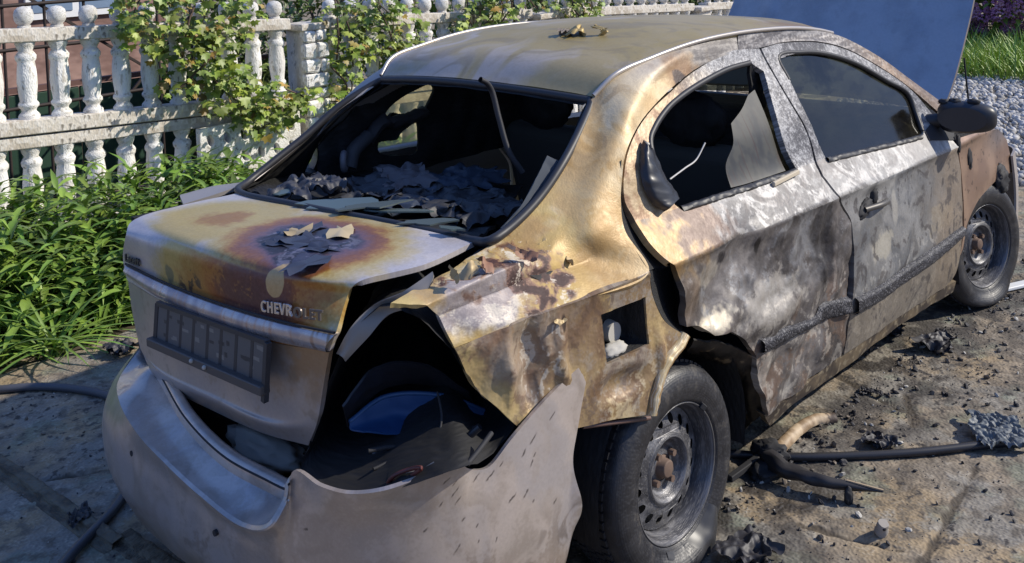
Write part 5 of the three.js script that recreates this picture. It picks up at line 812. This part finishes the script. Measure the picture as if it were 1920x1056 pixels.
// ---- left side of the car, mirrored panels
{
  const m = std({ color: lin(.34, .31, .29), roughness: .45, metalness: .4, side: THREE.DoubleSide });
  const rd = panel(rearDoorLine, [rearDoorHole], .03, (x, y) => [x, y, sideZ(x, y)], .03), fd = panel(frontDoorLine, [frontDoorHole], .03, (x, y) => [x, y, sideZ(x, y)], .03);
  const lrd = mesh('rear_door', mirrorZ(rd.geo), m, car); mesh('front_door', mirrorZ(fd.geo), m, car);
  const qp = mesh('quarter_panel', mirrorZ(loft([qA, qM, qN, qB].map((l) => l.slice(0, 11)), 60, 24, { thick: .012 }).geo), m, car);
  mesh('lower_quarter', mirrorZ(panel(quarterLine, [], .03, (x, y) => [x, y, sideZ(x, y)], .012).geo), m, qp);
  const wl = [[2.059,.845],[2.316,.828],[2.672,.781],[2.844,.701],[2.906,.59],[2.917,.529],[2.706,.552],[2.529,.563],[2.355,.548],[2.229,.511],[2.135,.458],[2.104,.367]];
  mesh('front_wing', mirrorZ(panel(wl, [], .03, (x, y) => [x, y, sideZ(x, y)], .016).geo), m, car);
  mesh('windscreen_pillar', mirrorZ(railF.geo), m, car);
  mesh('sill', new THREE.BoxGeometry(1.7, .12, .05).translate(1.25, .22, -.78), m, car);
  // yellowed sooty glass in the far rear window, half hidden by the burnt lining
  const holeL = rearDoorHole.map((p) => [p[0], p[1]]);
  const pn = panel(holeL, [], .06, (x, y) => [x, y, -(sideZ(x, y) - .015)], 0);
  mesh('window_glass', pn.geo, phy({ color: lin(.80, .72, .42), roughness: .55, transmission: .75, thickness: 0, side: THREE.DoubleSide }), lrd);
  const zl = .64, out = [[-.15, .88], [1.05, .88], [1.05, 1.36], [.5, 1.34], [.1, 1.22], [-.15, 1.06]];
  const lin1 = panel(corner(out, [0, 1, 2, 3, 4, 5]), [[[.411,1.212],[.435,1.178],[.387,1.113],[.32,1.087],[.252,1.115],[.215,1.125],[.165,1.1],[.156,1.118],[.217,1.159],[.308,1.196]], [[.139,1.021],[.227,1.018],[.242,1.041],[.305,1.068],[.336,1.076],[.328,.953],[.231,.954],[.139,.98]]], .02, (x, y) => [x, y, -zl + .012 * N3(x * 7, y * 7, 3)], .012, {});
  mesh('burnt_lining', lin1.geo, insideMat, lrd);
  const br = tube([[.052,1.053,-.6], [.12,1.107,-.6], [.248,1.095,-.61], [.369,1.111,-.62]], .025, 30, 8), q = br.attributes.position; for (let i = 0; i < q.count; i++) { const P = [q.getX(i), q.getY(i), q.getZ(i)], k = .018 * fbm(P, 16, 3, 9); q.setXYZ(i, P[0] + k, P[1] + k, P[2]); } br.computeVertexNormals(); mesh('seat_belt_remains', br, std({ color: lin(.05, .046, .05), roughness: .7 }), car);
  const sp = new THREE.TorusGeometry(.03, .012, 8, 24); sp.rotateY(.8); sp.translate(...[-.1,1.006,-.55]); mesh('belt_reel', sp, std({ color: lin(.14, .13, .14), roughness: .6 }), car);
  mesh('belt_post', tube([[-.071,.975,-.56], [-.043,1.028,-.57], [.038,1.072,-.58]], .028, 16, 8), std({ color: lin(.05, .047, .05), roughness: .7 }), car);
  // right inner pillar trim remains inside the rear door window
  const remPane = panel(corner([[.563,1.148],[.663,1.178],[.743,1.213],[.798,1.223],[.788,1.159],[.772,1.074],[.767,.961],[.645,.965],[.512,.97],[.425,.976],[.445,1.039],[.525,1.091]], [0, 2, 3, 6, 9]), [], .012, (x, y) => [x, y, sideZ(x, y) - .022], 0);
  const rm = maps(192, 192, (u, v) => { const P = remPane.at(u, v), a = fbm(P, 9, 3, 4), b = fbm([P[0] * 6, P[1] * .6, 0], 6, 3, 5); let c = mixc([132, 126, 106], [84, 80, 70], sst(-.3, .4, a)); c = mixc(c, [104, 62, 36], .7 * sst(.25, .5, b)); return [...c, .3, 0, .5]; });
  mesh('glass_remnant', remPane.geo, phy({ map: rm.map, roughness: .35, transmission: .8, thickness: 0, side: THREE.DoubleSide }), rearDoorMesh);
  const rem = loft([[[.816,1.313,.6], [.852,1.152,.58], [.982,1.013,.56], [1.071,.857,.56]], [[.9,1.279,.58], [.974,1.132,.57], [1.067,.998,.56], [1.15,.846,.57]]], 24, 6, { disp: (P) => .012 * fbm(P, 16, 3, 5), thick: .012 }); mesh('pillar_trim', rem.geo, insideMat, car);
  mesh('pillar_trim', tube([[1.044,.855,.5], [1.068,.951,.5], [1.043,1.036,.5]], .006, 16, 6), std({ color: lin(.17, .1, .06), roughness: .8 }), car);
}
// ---- underside and wheel housings
mesh('underbody', new THREE.BoxGeometry(2.9, .05, 1.3).translate(1.05, .20, 0), insideMat, car);
for (const s of [1, -1]) {
  const arch = (x0, r, w) => { const g = new THREE.CylinderGeometry(r, r, w, 32, 1, true, 0, Math.PI); g.rotateX(Math.PI / 2); g.rotateZ(0); return g; };
  const mk = (cx, cy, r) => { const pts = []; for (let i = 0; i <= 20; i++) { const t = -.25 + (Math.PI + .5) * i / 20; pts.push([cx + r * Math.cos(t), cy + r * Math.sin(t)]); } return loft([pts.map((p) => [p[0], p[1], s * .80]), pts.map((p) => [p[0], p[1], s * .50]), pts.map((p) => [lerp(p[0], cx, .9), lerp(p[1], cy, .9), s * .48])], 30, 8, { lin: true, disp: (P) => .006 * fbm(P, 9, 2, 4) }).geo; };
  mesh('wheel_housing', mk(.0, .30, .36), insideMat, car); mesh('wheel_housing', mk(2.48, .28, .35), insideMat, car);
}
{ // torn housing skin hanging in front of the right rear wheel, bent bracket behind it
  const t = loft([[[.064,.634,.823],[.171,.593,.823],[.284,.54,.823],[.383,.47,.82],[.436,.368,.807],[.499,.249,.78]], [[.093,.593,.783],[.202,.547,.783],[.295,.49,.781],[.396,.403,.772],[.457,.305,.754],[.532,.188,.72]], [[.239,.503,.682],[.335,.457,.679],[.431,.384,.669],[.539,.285,.65],[.635,.15,.606],[.691,.043,.58]]], 40, 10, { disp: (P) => .01 * fbm(P, 9, 3, 6), thick: .006 });
  mesh('torn_arch_liner', t.geo, painted(t, 256, 128, (P) => { const a = fbm(P, 8, 3, 3), b = fbm(P, 26, 2, 5); let c = mixc([34, 32, 32], [58, 50, 44], sst(-.2, .5, a)); c = mixc(c, [150, 132, 104], .7 * sst(.4, .55, a + .2 * b)); return [...c, .45, .3, .5 + .2 * b]; }, { bump: .003 }), car);
  mesh('bumper_bracket', loft([[[-.277,.467,.7], [-.229,.466,.72], [-.185,.461,.74]], [[-.231,.382,.68], [-.198,.371,.69], [-.173,.379,.7]], [[-.213,.294,.66], [-.206,.298,.66], [-.198,.302,.66]]], 12, 12, { thick: .005, disp: (P) => .006 * fbm(P, 14, 2, 4) }).geo, steelDark, car);
  mesh('sill_edge', tube([[-.394,.552,.791], [-.285,.525,.806], [-.14,.483,.811]], .006, 12, 6), std({ color: lin(.12, .07, .06), roughness: .5 }), car);
}
// ---- wheels
const tyreMat = (() => { const m = maps(1024, 128, (u, v) => { const P = [Math.cos(u * 6.283) * 3, Math.sin(u * 6.283) * 3, v * 2], a = fbm(P, 1.2, 4, 3), b = fbm(P, 9, 3, 4); let k = 40 + 16 * a; let c = [k, k, k + 4]; c = mixc(c, [70, 70, 72], .4 * sst(.1, .5, b)); c = mixc(c, [104, 94, 78], .25 * sst(.2, .6, a + .25 * b)); const ring = Math.abs(Math.sin(v * 120)); return [...c, .48 + .2 * b, 0, .5 + .1 * b + .1 * (ring > .9 ? 1 : 0)]; }); return std({ map: m.map, roughnessMap: m.rm, roughness: 1, bumpMap: m.bump, bumpScale: .002, side: THREE.DoubleSide }); })();
const rimMat = (() => { const m = maps(256, 256, (u, v) => { const P = [u * 5, v * 5, 0], a = fbm(P, 1, 4, 13), b = fbm(P, 8, 3, 14); let c = mixc([70, 70, 74], [116, 116, 120], sst(-.2, .6, a)); c = mixc(c, [150, 146, 140], .5 * sst(.1, .5, b)); return [...c, .42 + .2 * b, .3, .5 + .2 * b]; }); return std({ map: m.map, roughnessMap: m.rm, metalnessMap: m.rm, roughness: 1, metalness: 1, bumpMap: m.bump, bumpScale: .0015, side: THREE.DoubleSide }); })();
const hubMat = std({ color: lin(.15, .10, .075), roughness: .75, metalness: .2 }), innerRim = std({ color: lin(.03, .03, .032), roughness: .55, metalness: .3 });
function wheel(cx, cy, cz, side, steer, flatY, rusty) {   // axis along z, outer face towards +z
  const w = new THREE.Group(); w.name = 'wheel'; car.add(w);
  const lathe = (pts, seg = 72) => { const g = new THREE.LatheGeometry(pts.map((p) => new THREE.Vector2(p[0], p[1])), seg); g.rotateX(Math.PI / 2); return g; };   // p = [radius, z]
  const deform = (g) => { const p = g.attributes.position; for (let i = 0; i < p.count; i++) { let [x, y, z] = [p.getX(i), p.getY(i), p.getZ(i)]; const f = -(cy - flatY); if (y < f + .07) { const d = f + .07 - y, r = Math.hypot(x, y); const ny = f + .07 * Math.pow(clamp(1 - d / (.29 + f + .07 + .03)), 1.6); p.setXYZ(i, x * (1 + d * .25), Math.max(ny, f), z + (z > -.08 ? d * .45 : -d * .3) * sst(.19, .24, r)); } } g.computeVertexNormals(); return g; };
  const R = .292;
  const prof = [[.188, -.005], [.196, .008], [.205, .006], [.222, .014], [.245, .016], [.268, .008], [.281, -.004], [.288, -.016], [R - .002, -.03], [R, -.05]];
  const tyre = mesh('tyre', deform(lathe([...prof, [R, -.14], [.286, -.165], [.25, -.19], [.19, -.185]], 96)), tyreMat, w);
  // tread blocks
  const tr = []; for (let i = 0; i < 72; i++) for (const z of [-.045, -.075, -.105, -.135]) { const b = new THREE.BoxGeometry(.018, .008, .022); b.translate(0, R + .001, z); b.rotateZ(i / 72 * 2 * Math.PI + (z * 1.5)); tr.push(b); }
  const tg = deform(mergeVertices(mergeGeometries(tr))); const tread = mesh('tread', flat(tg), tyreMat, tyre); tread.userData.kind = 'stuff';
  mesh('rim', lathe([[.193, -.003], [.190, .004], [.186, .002], [.183, -.006], [.178, -.018], [.172, -.03], [.166, -.06], [.164, -.12], [.172, -.16], [.186, -.175]]), rimMat, w);
  const rimOuter = w.children[w.children.length - 1];
  // pressed disc with vent holes
  const s = new THREE.Shape(); s.absarc(0, 0, .165, 0, 2 * Math.PI); const inn = new THREE.Path(); inn.absarc(0, 0, .098, 0, 2 * Math.PI, true); s.holes.push(inn);
  const nh = 16; for (let i = 0; i < nh; i++) { const t = (i + .3) / nh * 2 * Math.PI, h = new THREE.Path(); h.absellipse(.136 * Math.cos(t), .136 * Math.sin(t), .0145, .0125, 0, 2 * Math.PI, true, t); s.holes.push(h); }
  const dz = (r) => -.050 + .020 * sst(.165, .098, r);
  const dg = new THREE.ShapeGeometry(s, 40), dp = dg.attributes.position; for (let i = 0; i < dp.count; i++) dp.setZ(i, dz(Math.hypot(dp.getX(i), dp.getY(i)))); dg.computeVertexNormals();
  const du = dg.attributes.uv; for (let i = 0; i < du.count; i++) du.setXY(i, du.getX(i) * 3 + .5, du.getY(i) * 3 + .5);
  mesh('disc', dg, rimMat, w);
  mesh('disc_centre', lathe([[.099, -.0302], [.092, -.024], [.086, -.026], [.078, -.040], [.07, -.052], [.055, -.056], [.045, -.054], [.036, -.05]]), rimMat, w);
  mesh('drum', new THREE.CylinderGeometry(.155, .155, .07, 40).rotateX(Math.PI / 2).translate(0, 0, -.115), innerRim, w);
  const hub = mesh('hub_cap', lathe([[.0005, -.026], [.02, -.027], [.025, -.031], [.027, -.052], [.036, -.053]], 32), hubMat, w);
  for (let i = 0; i < 4; i++) { const t = i / 4 * 2 * Math.PI + .6, n = new THREE.CylinderGeometry(.010, .011, .022, 6); n.rotateX(Math.PI / 2); n.translate(.05 * Math.cos(t), .05 * Math.sin(t), -.046); mesh('wheel_nut', n, hubMat, hub); }
  if (rusty) { const v = bar([.183 * Math.cos(.85), .183 * Math.sin(.85) , .006], [.2 * Math.cos(.85), .2 * Math.sin(.85), .012], .014, .02, .003); mesh('balance_weight', v, soot, rimOuter); }
  w.position.set(cx, cy, cz); w.rotation.y = side < 0 ? Math.PI - steer : steer; return w;
}
wheel(0, .268, .793, 1, 0, .004, true).userData.label = 'right rear wheel with a burst tyre';
wheel(2.48, .276, .80, 1, -.213, .004).userData.label = 'right front wheel turned outwards';
wheel(0, .275, -.793, -1, 0, .004); wheel(2.48, .276, -.80, -1, -.213, .004);

{ // torn sidewall of the burst rear tyre
  const a = [], b = [], d = []; for (let i = 0; i <= 16; i++) { const t = -1.95 + i / 16 * 1.15, w = Math.sin(i / 16 * Math.PI); const p = (r, z) => [Math.cos(t) * r, Math.max(.012, .268 + Math.sin(t) * r), .793 + z]; a.push(p(.205, .002)); b.push(p(lerp(.222, .246, w), .012 + .022 * w)); d.push(p(lerp(.236, .286, w), .010 + .022 * w)); }
  const f = loft([a, b, d], 40, 10, { thick: .006, disp: (P) => .004 * fbm(P, 9, 2, 4) }); mesh('torn_sidewall', f.geo, std({ color: lin(.03, .03, .033), roughness: .42 }), car);
}
// ---------------------------------------------------------------- things lying about
const hoseMat = std({ color: lin(.022, .022, .026), roughness: .42 });
const gp = (p, h) => [p[0], h, p[1]];
{ const P = [[-.92,-2.112], [-.826,-2.022], [-.715,-1.919], [-.623,-1.768], [-.564,-1.576], [-.593,-1.271]].map((p) => gp(p, .018)); thing(mesh('', tube(P, .016, 80, 12), std({ color: lin(.07, .072, .085), roughness: .45 })), 'hose', 'grey-black hose curving across the shaded pavement towards the rear bumper', 'hose'); }
{ const P = [[-.509,-.788], [-.655,-.857], [-.778,-.875], [-.946,-.736], [-1.126,-.608], [-1.222,-.519]].map((p) => gp(p, .018)); thing(mesh('', tube(P, .016, 80, 12), std({ color: lin(.05, .052, .062), roughness: .42 })), 'hose', 'dark hose running out from under the rear bumper at bottom left', 'hose'); }
{ const P = [[.556,.531], [.602,.616], [.713,.783], [.852,.941], [.979,1.068], [1.137,1.201], [1.331,1.36]].map((p) => gp(p, .016)); thing(mesh('', tube(P, .0135, 90, 12), hoseMat), 'hose', 'thin black hose lying straight across the dirt right of the rear wheel', 'hose'); }
{ // bent tan trim, charred batten under it
  const g = new THREE.Group(), C = new THREE.CatmullRomCurve3([gp([.635,.728], .03), gp([.711,.725], .04), gp([.812,.727], .05), gp([.901,.745], .055), gp([.963,.787], .05)].map(V)), N = 40, cs = [];
  for (let k = 0; k <= 10; k++) { const row = []; for (let i = 0; i <= N; i++) { const t = C.getTangentAt(i / N), s = new THREE.Vector3(0, 1, 0).cross(t).normalize(), u = t.clone().cross(s), a = -.3 + k / 10 * 3.7, r = .019 * (1 - .15 * i / N), p = C.getPointAt(i / N).addScaledVector(s, Math.cos(a) * r).addScaledVector(u, Math.sin(a) * r); row.push([p.x, p.y, p.z]); } cs.push(row); }
  const T = loft(cs, 60, 20, { thick: .004, disp: (P) => .002 * fbm(P, 24, 2, 3) });
  mesh('trim_strip', T.geo, painted(T, 256, 64, (P, u) => { const a = fbm(P, 14, 3, 3), b = fbm(P, 50, 2, 4); let c = mixc([186, 164, 134], [146, 122, 94], sst(-.3, .4, a)); c = mixc(c, [60, 48, 42], .85 * sst(.88, .95, u + .06 * b)); c = mixc(c, [40, 34, 34], .8 * sst(.14, .05, u + .06 * b)); return [...c, .6, 0, .5 + .2 * b]; }), g);
  mesh('charred_end', lump([.035, .03, .05], 4, .5, 2, 3, 4).translate(...gp([.648,.712], .035)), soot, g);
  mesh('prop_foot', bar(gp([.459,.669], .012), gp([.679,.707], .04), .022, .02, .004), soot, g);
  thing(g, 'bent_trim', 'bent tan plastic trim with a charred end lying beside the rear wheel', 'trim');
}
{ const pts = [[[.606,.724], .045, .026], [[.558,.818], .05, .028], [[.565,.915], .05, .024], [[.598,1.004], .048, .016], [[.634,1.103], .046, .004]];
  const C = pts.map(([p, h]) => V([p[0] , h, p[1]])), g = new THREE.TubeGeometry(new THREE.CatmullRomCurve3(C), 50, 1, 9), p = g.attributes.position, cv = new THREE.CatmullRomCurve3(C);
  for (let i = 0; i <= 50; i++) { const c = cv.getPointAt(i / 50), k = (i / 50) * 4, j = Math.min(3, k | 0), r = lerp(pts[j][2], pts[j + 1][2], k - j); for (let s = 0; s <= 9; s++) { const q = i * 10 + s, d = new THREE.Vector3(p.getX(q) - c.x, p.getY(q) - c.y, p.getZ(q) - c.z); const rr_ = r * (1 + .35 * N3(d.x * 1.5 + i * .07, d.y * 1.5, d.z * 1.5)); p.setXYZ(q, c.x + d.x * rr_, c.y + d.y * rr_ * .8, c.z + d.z * rr_); } } g.computeVertexNormals();
  const w = new THREE.Group(); mesh('batten', g, std({ color: lin(.025, .023, .025), roughness: .55 }), w); mesh('foot', lump([.05, .02, .04], 7, .5, 2, 3, 3).translate(...gp([.577,.74], .016)), soot, w); mesh('foot', lump([.012, .024, .010], 9, .5, 2, 3, 3).translate(...gp([.581,1.015], .022)), soot, w);
  mesh('bare_splinter', bar([pts[3][0][0], .062, pts[3][0][1]], [pts[4][0][0], .05, pts[4][0][1]], .006, .004), std({ color: lin(.34, .26, .17), roughness: .8 }), w);
  thing(w, 'charred_batten', 'long charred batten casting a shadow on the dirt, right of the rear wheel', 'batten'); }
{ const g = new THREE.Group(), p = [.49,1.16]; const bg = new THREE.CylinderGeometry(.015, .019, .040, 20, 6), bq = bg.attributes.position; for (let i = 0; i < bq.count; i++) { const P = [bq.getX(i), bq.getY(i), bq.getZ(i)], n = 1 + .16 * fbm(P, 50, 3, 4); bq.setXYZ(i, P[0] * n, P[1], P[2] * n); } bg.computeVertexNormals(); bg.rotateX(.35); bg.rotateZ(.2); bg.translate(p[0], .022, p[1]); mesh('body', bg, std({ color: lin(.32, .29, .25), roughness: .9 }), g); mesh('hole', new THREE.SphereGeometry(.007, 12, 8).translate(p[0] - .011, .029, p[1] + .010), soot, g); thing(g, 'small_cap', 'small pale cap with a dark hole standing on the dirt', 'cap'); }
{ const p = [1.261,1.226], g = new THREE.PlaneGeometry(.24, .16, 52, 36), q = g.attributes.position; for (let i = 0; i < q.count; i++) { const P = [q.getX(i), q.getY(i), 0]; q.setXYZ(i, P[0] * (1 + .3 * fbm(P, 9, 2, 4)), P[1] * (1 + .3 * fbm(P, 9, 2, 7)), .022 + .022 * (1 - 2 * Math.abs(fbm(P, 17, 4, 5)))); } g.computeVertexNormals(); g.rotateX(-Math.PI / 2); g.rotateY(.5); g.translate(p[0], 0, p[1]); thing(mesh('', g, std({ color: lin(.12, .135, .145), roughness: .55, side: THREE.DoubleSide })), 'crumpled_sheet', 'crumpled bluish plastic sheet on the dirt at the right edge', 'plastic'); }
const charMat = std({ color: lin(.03, .028, .031), roughness: .55, side: THREE.DoubleSide });
for (const [p, r, k, t, m] of [[[.147,.923], [.06, .026, .045], 3, 'black glossy charred lump at the bottom edge near the rear tyre'], [[1.87,.804], [.07, .03, .04], 6, 'flat black charred lump on the dirt below the front door'], [[1.303,.358], [.03, .02, .03], 8, 'small charred scrap beside the sill behind the rear wheel'], [[.969,.949], [.035, .018, .03], 11, 'small burnt scrap just above the straight black hose'], [[1.599,.559], [.06, .03, .05], 14, 'charred heap under the join of the two doors'], [[1.891,.581], [.05, .02, .05], 16, 'charred heap under the front door sill'], [[1.32,.751], [.012, .008, .03], 19, 'thin upright char fragment on the ochre mud'], [[-1.014,-.796], [.03, .02, .03], 22, 'burnt scrap on the pavement at lower left'], [[-.322,-2.001], [.05, .03, .04], 24, 'dark leaf-like scrap beside the left bumper corner']]) {
  const g = mergeGeometries([crumple(r[0] * 2.6, r[2] * 2.6, r[1] * .9, .9 / r[0], k).translate(0, r[1] * .9, 0), crumple(r[0] * 2, r[2] * 2.2, r[1] * .7, 1.1 / r[0], k + 3).rotateY(1).translate(0, r[1] * .4, 0)]); g.rotateY(k); g.translate(p[0], .002, p[1]); thing(mesh('', g, charMat), 'charred_scrap', t, 'scrap', { group: 'charred scraps on the ground' }); }
{ const a = [2.707,.795], b = [2.871,.872]; thing(mesh('', bar(gp(a, .012), gp(b, .012), .05, .018, .006), std({ color: lin(.7, .7, .68), roughness: .5 })), 'white_strip', 'white plastic strip on the ground in front of the front wheel', 'strip'); }
{ // steel angle half sunk in the pavement, lower left
  const am = (() => { const m = maps(256, 64, (u, v) => { const P = [u * 8, v * 2, 0], a = fbm(P, 1, 4, 3), b = fbm(P, 6, 3, 4); let c = mixc([104, 98, 84], [74, 68, 58], sst(-.3, .4, a)); c = mixc(c, [120, 92, 66], .5 * sst(.1, .5, b)); return [...c, .9, 0, .5 + .4 * b]; }); return std({ map: m.map, bumpMap: m.bump, bumpScale: .006, roughness: .9 }); })();
  const rail = (A, B, w, h, sd) => { const r = (k, dy) => { const o = []; for (let i = 0; i <= 8; i++) { const t = i / 8, dx = B[0] - A[0], dz = B[1] - A[1], L = Math.hypot(dx, dz); o.push([lerp(A[0], B[0], t) - dz / L * k, dy + .004 * N3(t * 6, k * 20, sd), lerp(A[1], B[1], t) + dx / L * k]); } return o; }; return loft([r(-w, -.02), r(-w * .8, h), r(w * .2, h * .9), r(w * .3, h * .25), r(w, h * .2), r(w * 1.1, -.02)], 60, 20, { lin: true, disp: (P) => .003 * fbm(P, 22, 3, sd) }).geo; };
  const g = new THREE.Group(); mesh('flange', rail([-1.074,-1.633], [-1.006,-.568], .035, .026, 3), am, g); thing(g, 'steel_angle', 'long rusty steel angle sunk in the pavement at lower left', 'steel bar');
  const g2 = new THREE.Group(); mesh('board', rail([-.97,-.6], [-.951,-.264], .04, .02, 7), am, g2); thing(g2, 'short_board', 'short dark board beside the hose end at bottom left', 'board'); }
{ // crumbs of char and grit
  const g = (() => { const q = new THREE.DodecahedronGeometry(1, 0); q.scale(1, .5, .75); const p = q.attributes.position; for (let i = 0; i < p.count; i++) { const k = 1 + .4 * N3(p.getX(i) * 2, p.getY(i) * 3, p.getZ(i) * 2); p.setXYZ(i, p.getX(i) * k, p.getY(i) * k, p.getZ(i) * k); } q.computeVertexNormals(); return q; })(), N = 3800, st = new THREE.InstancedMesh(g, std({ color: 0xffffff, roughness: .7 }), N), M = new THREE.Matrix4(), q = new THREE.Quaternion(), c = new THREE.Color(), e = new THREE.Euler();
  for (let i = 0; i < N; i++) { let x, z, k = rnd(); if (k < .4) { x = rr(.3, 3.0); z = .8 + Math.abs(rr(-1, 1) * rr(0, .5)) - .08; } else if (k < .85) { x = rr(-.2, 4.5); z = rr(.7, 2.2); } else { x = rr(-1.8, 0); z = rr(-2.2, 0); } if (Math.abs(fbm([x, 0, z], 1.5, 2, 4)) < .12 * rnd()) { x += .3; } const s = .0022 + .0085 * Math.pow(rnd(), 5) * (k < .4 ? 1.5 : 1); e.set(rr(0, 6), rr(0, 6), rr(0, 6)); q.setFromEuler(e); M.compose(new THREE.Vector3(x, yardH(x, z) + s * .4, z), q, new THREE.Vector3(s, s, s)); st.setMatrixAt(i, M); const w = rnd(); w < .62 ? c.setRGB(.03, .028, .03) : w < .85 ? c.setRGB(.16, .13, .1) : c.setRGB(.4, .38, .34); st.setColorAt(i, c); }
  setting(shadow(st), 'char_crumbs', 'crumbs of char, grit and ash strewn over the yard', 'stuff', 'debris'); }
{ const g = new THREE.CylinderGeometry(.075, .075, .36, 24); g.rotateX(Math.PI / 2); g.translate(-.78, .20, -.12); const ex = mesh('exhaust_box', g, std({ color: lin(.09, .06, .045), roughness: .7, metalness: .4 }), car); mesh('tail_pipe', tube([[-.86, .20, -.02], [-.96, .18, -.02], [-1.04, .165, -.02]], .022, 12, 12), std({ color: lin(.10, .065, .05), roughness: .7, metalness: .4 }), ex); }
renderer.render(scene, camera);
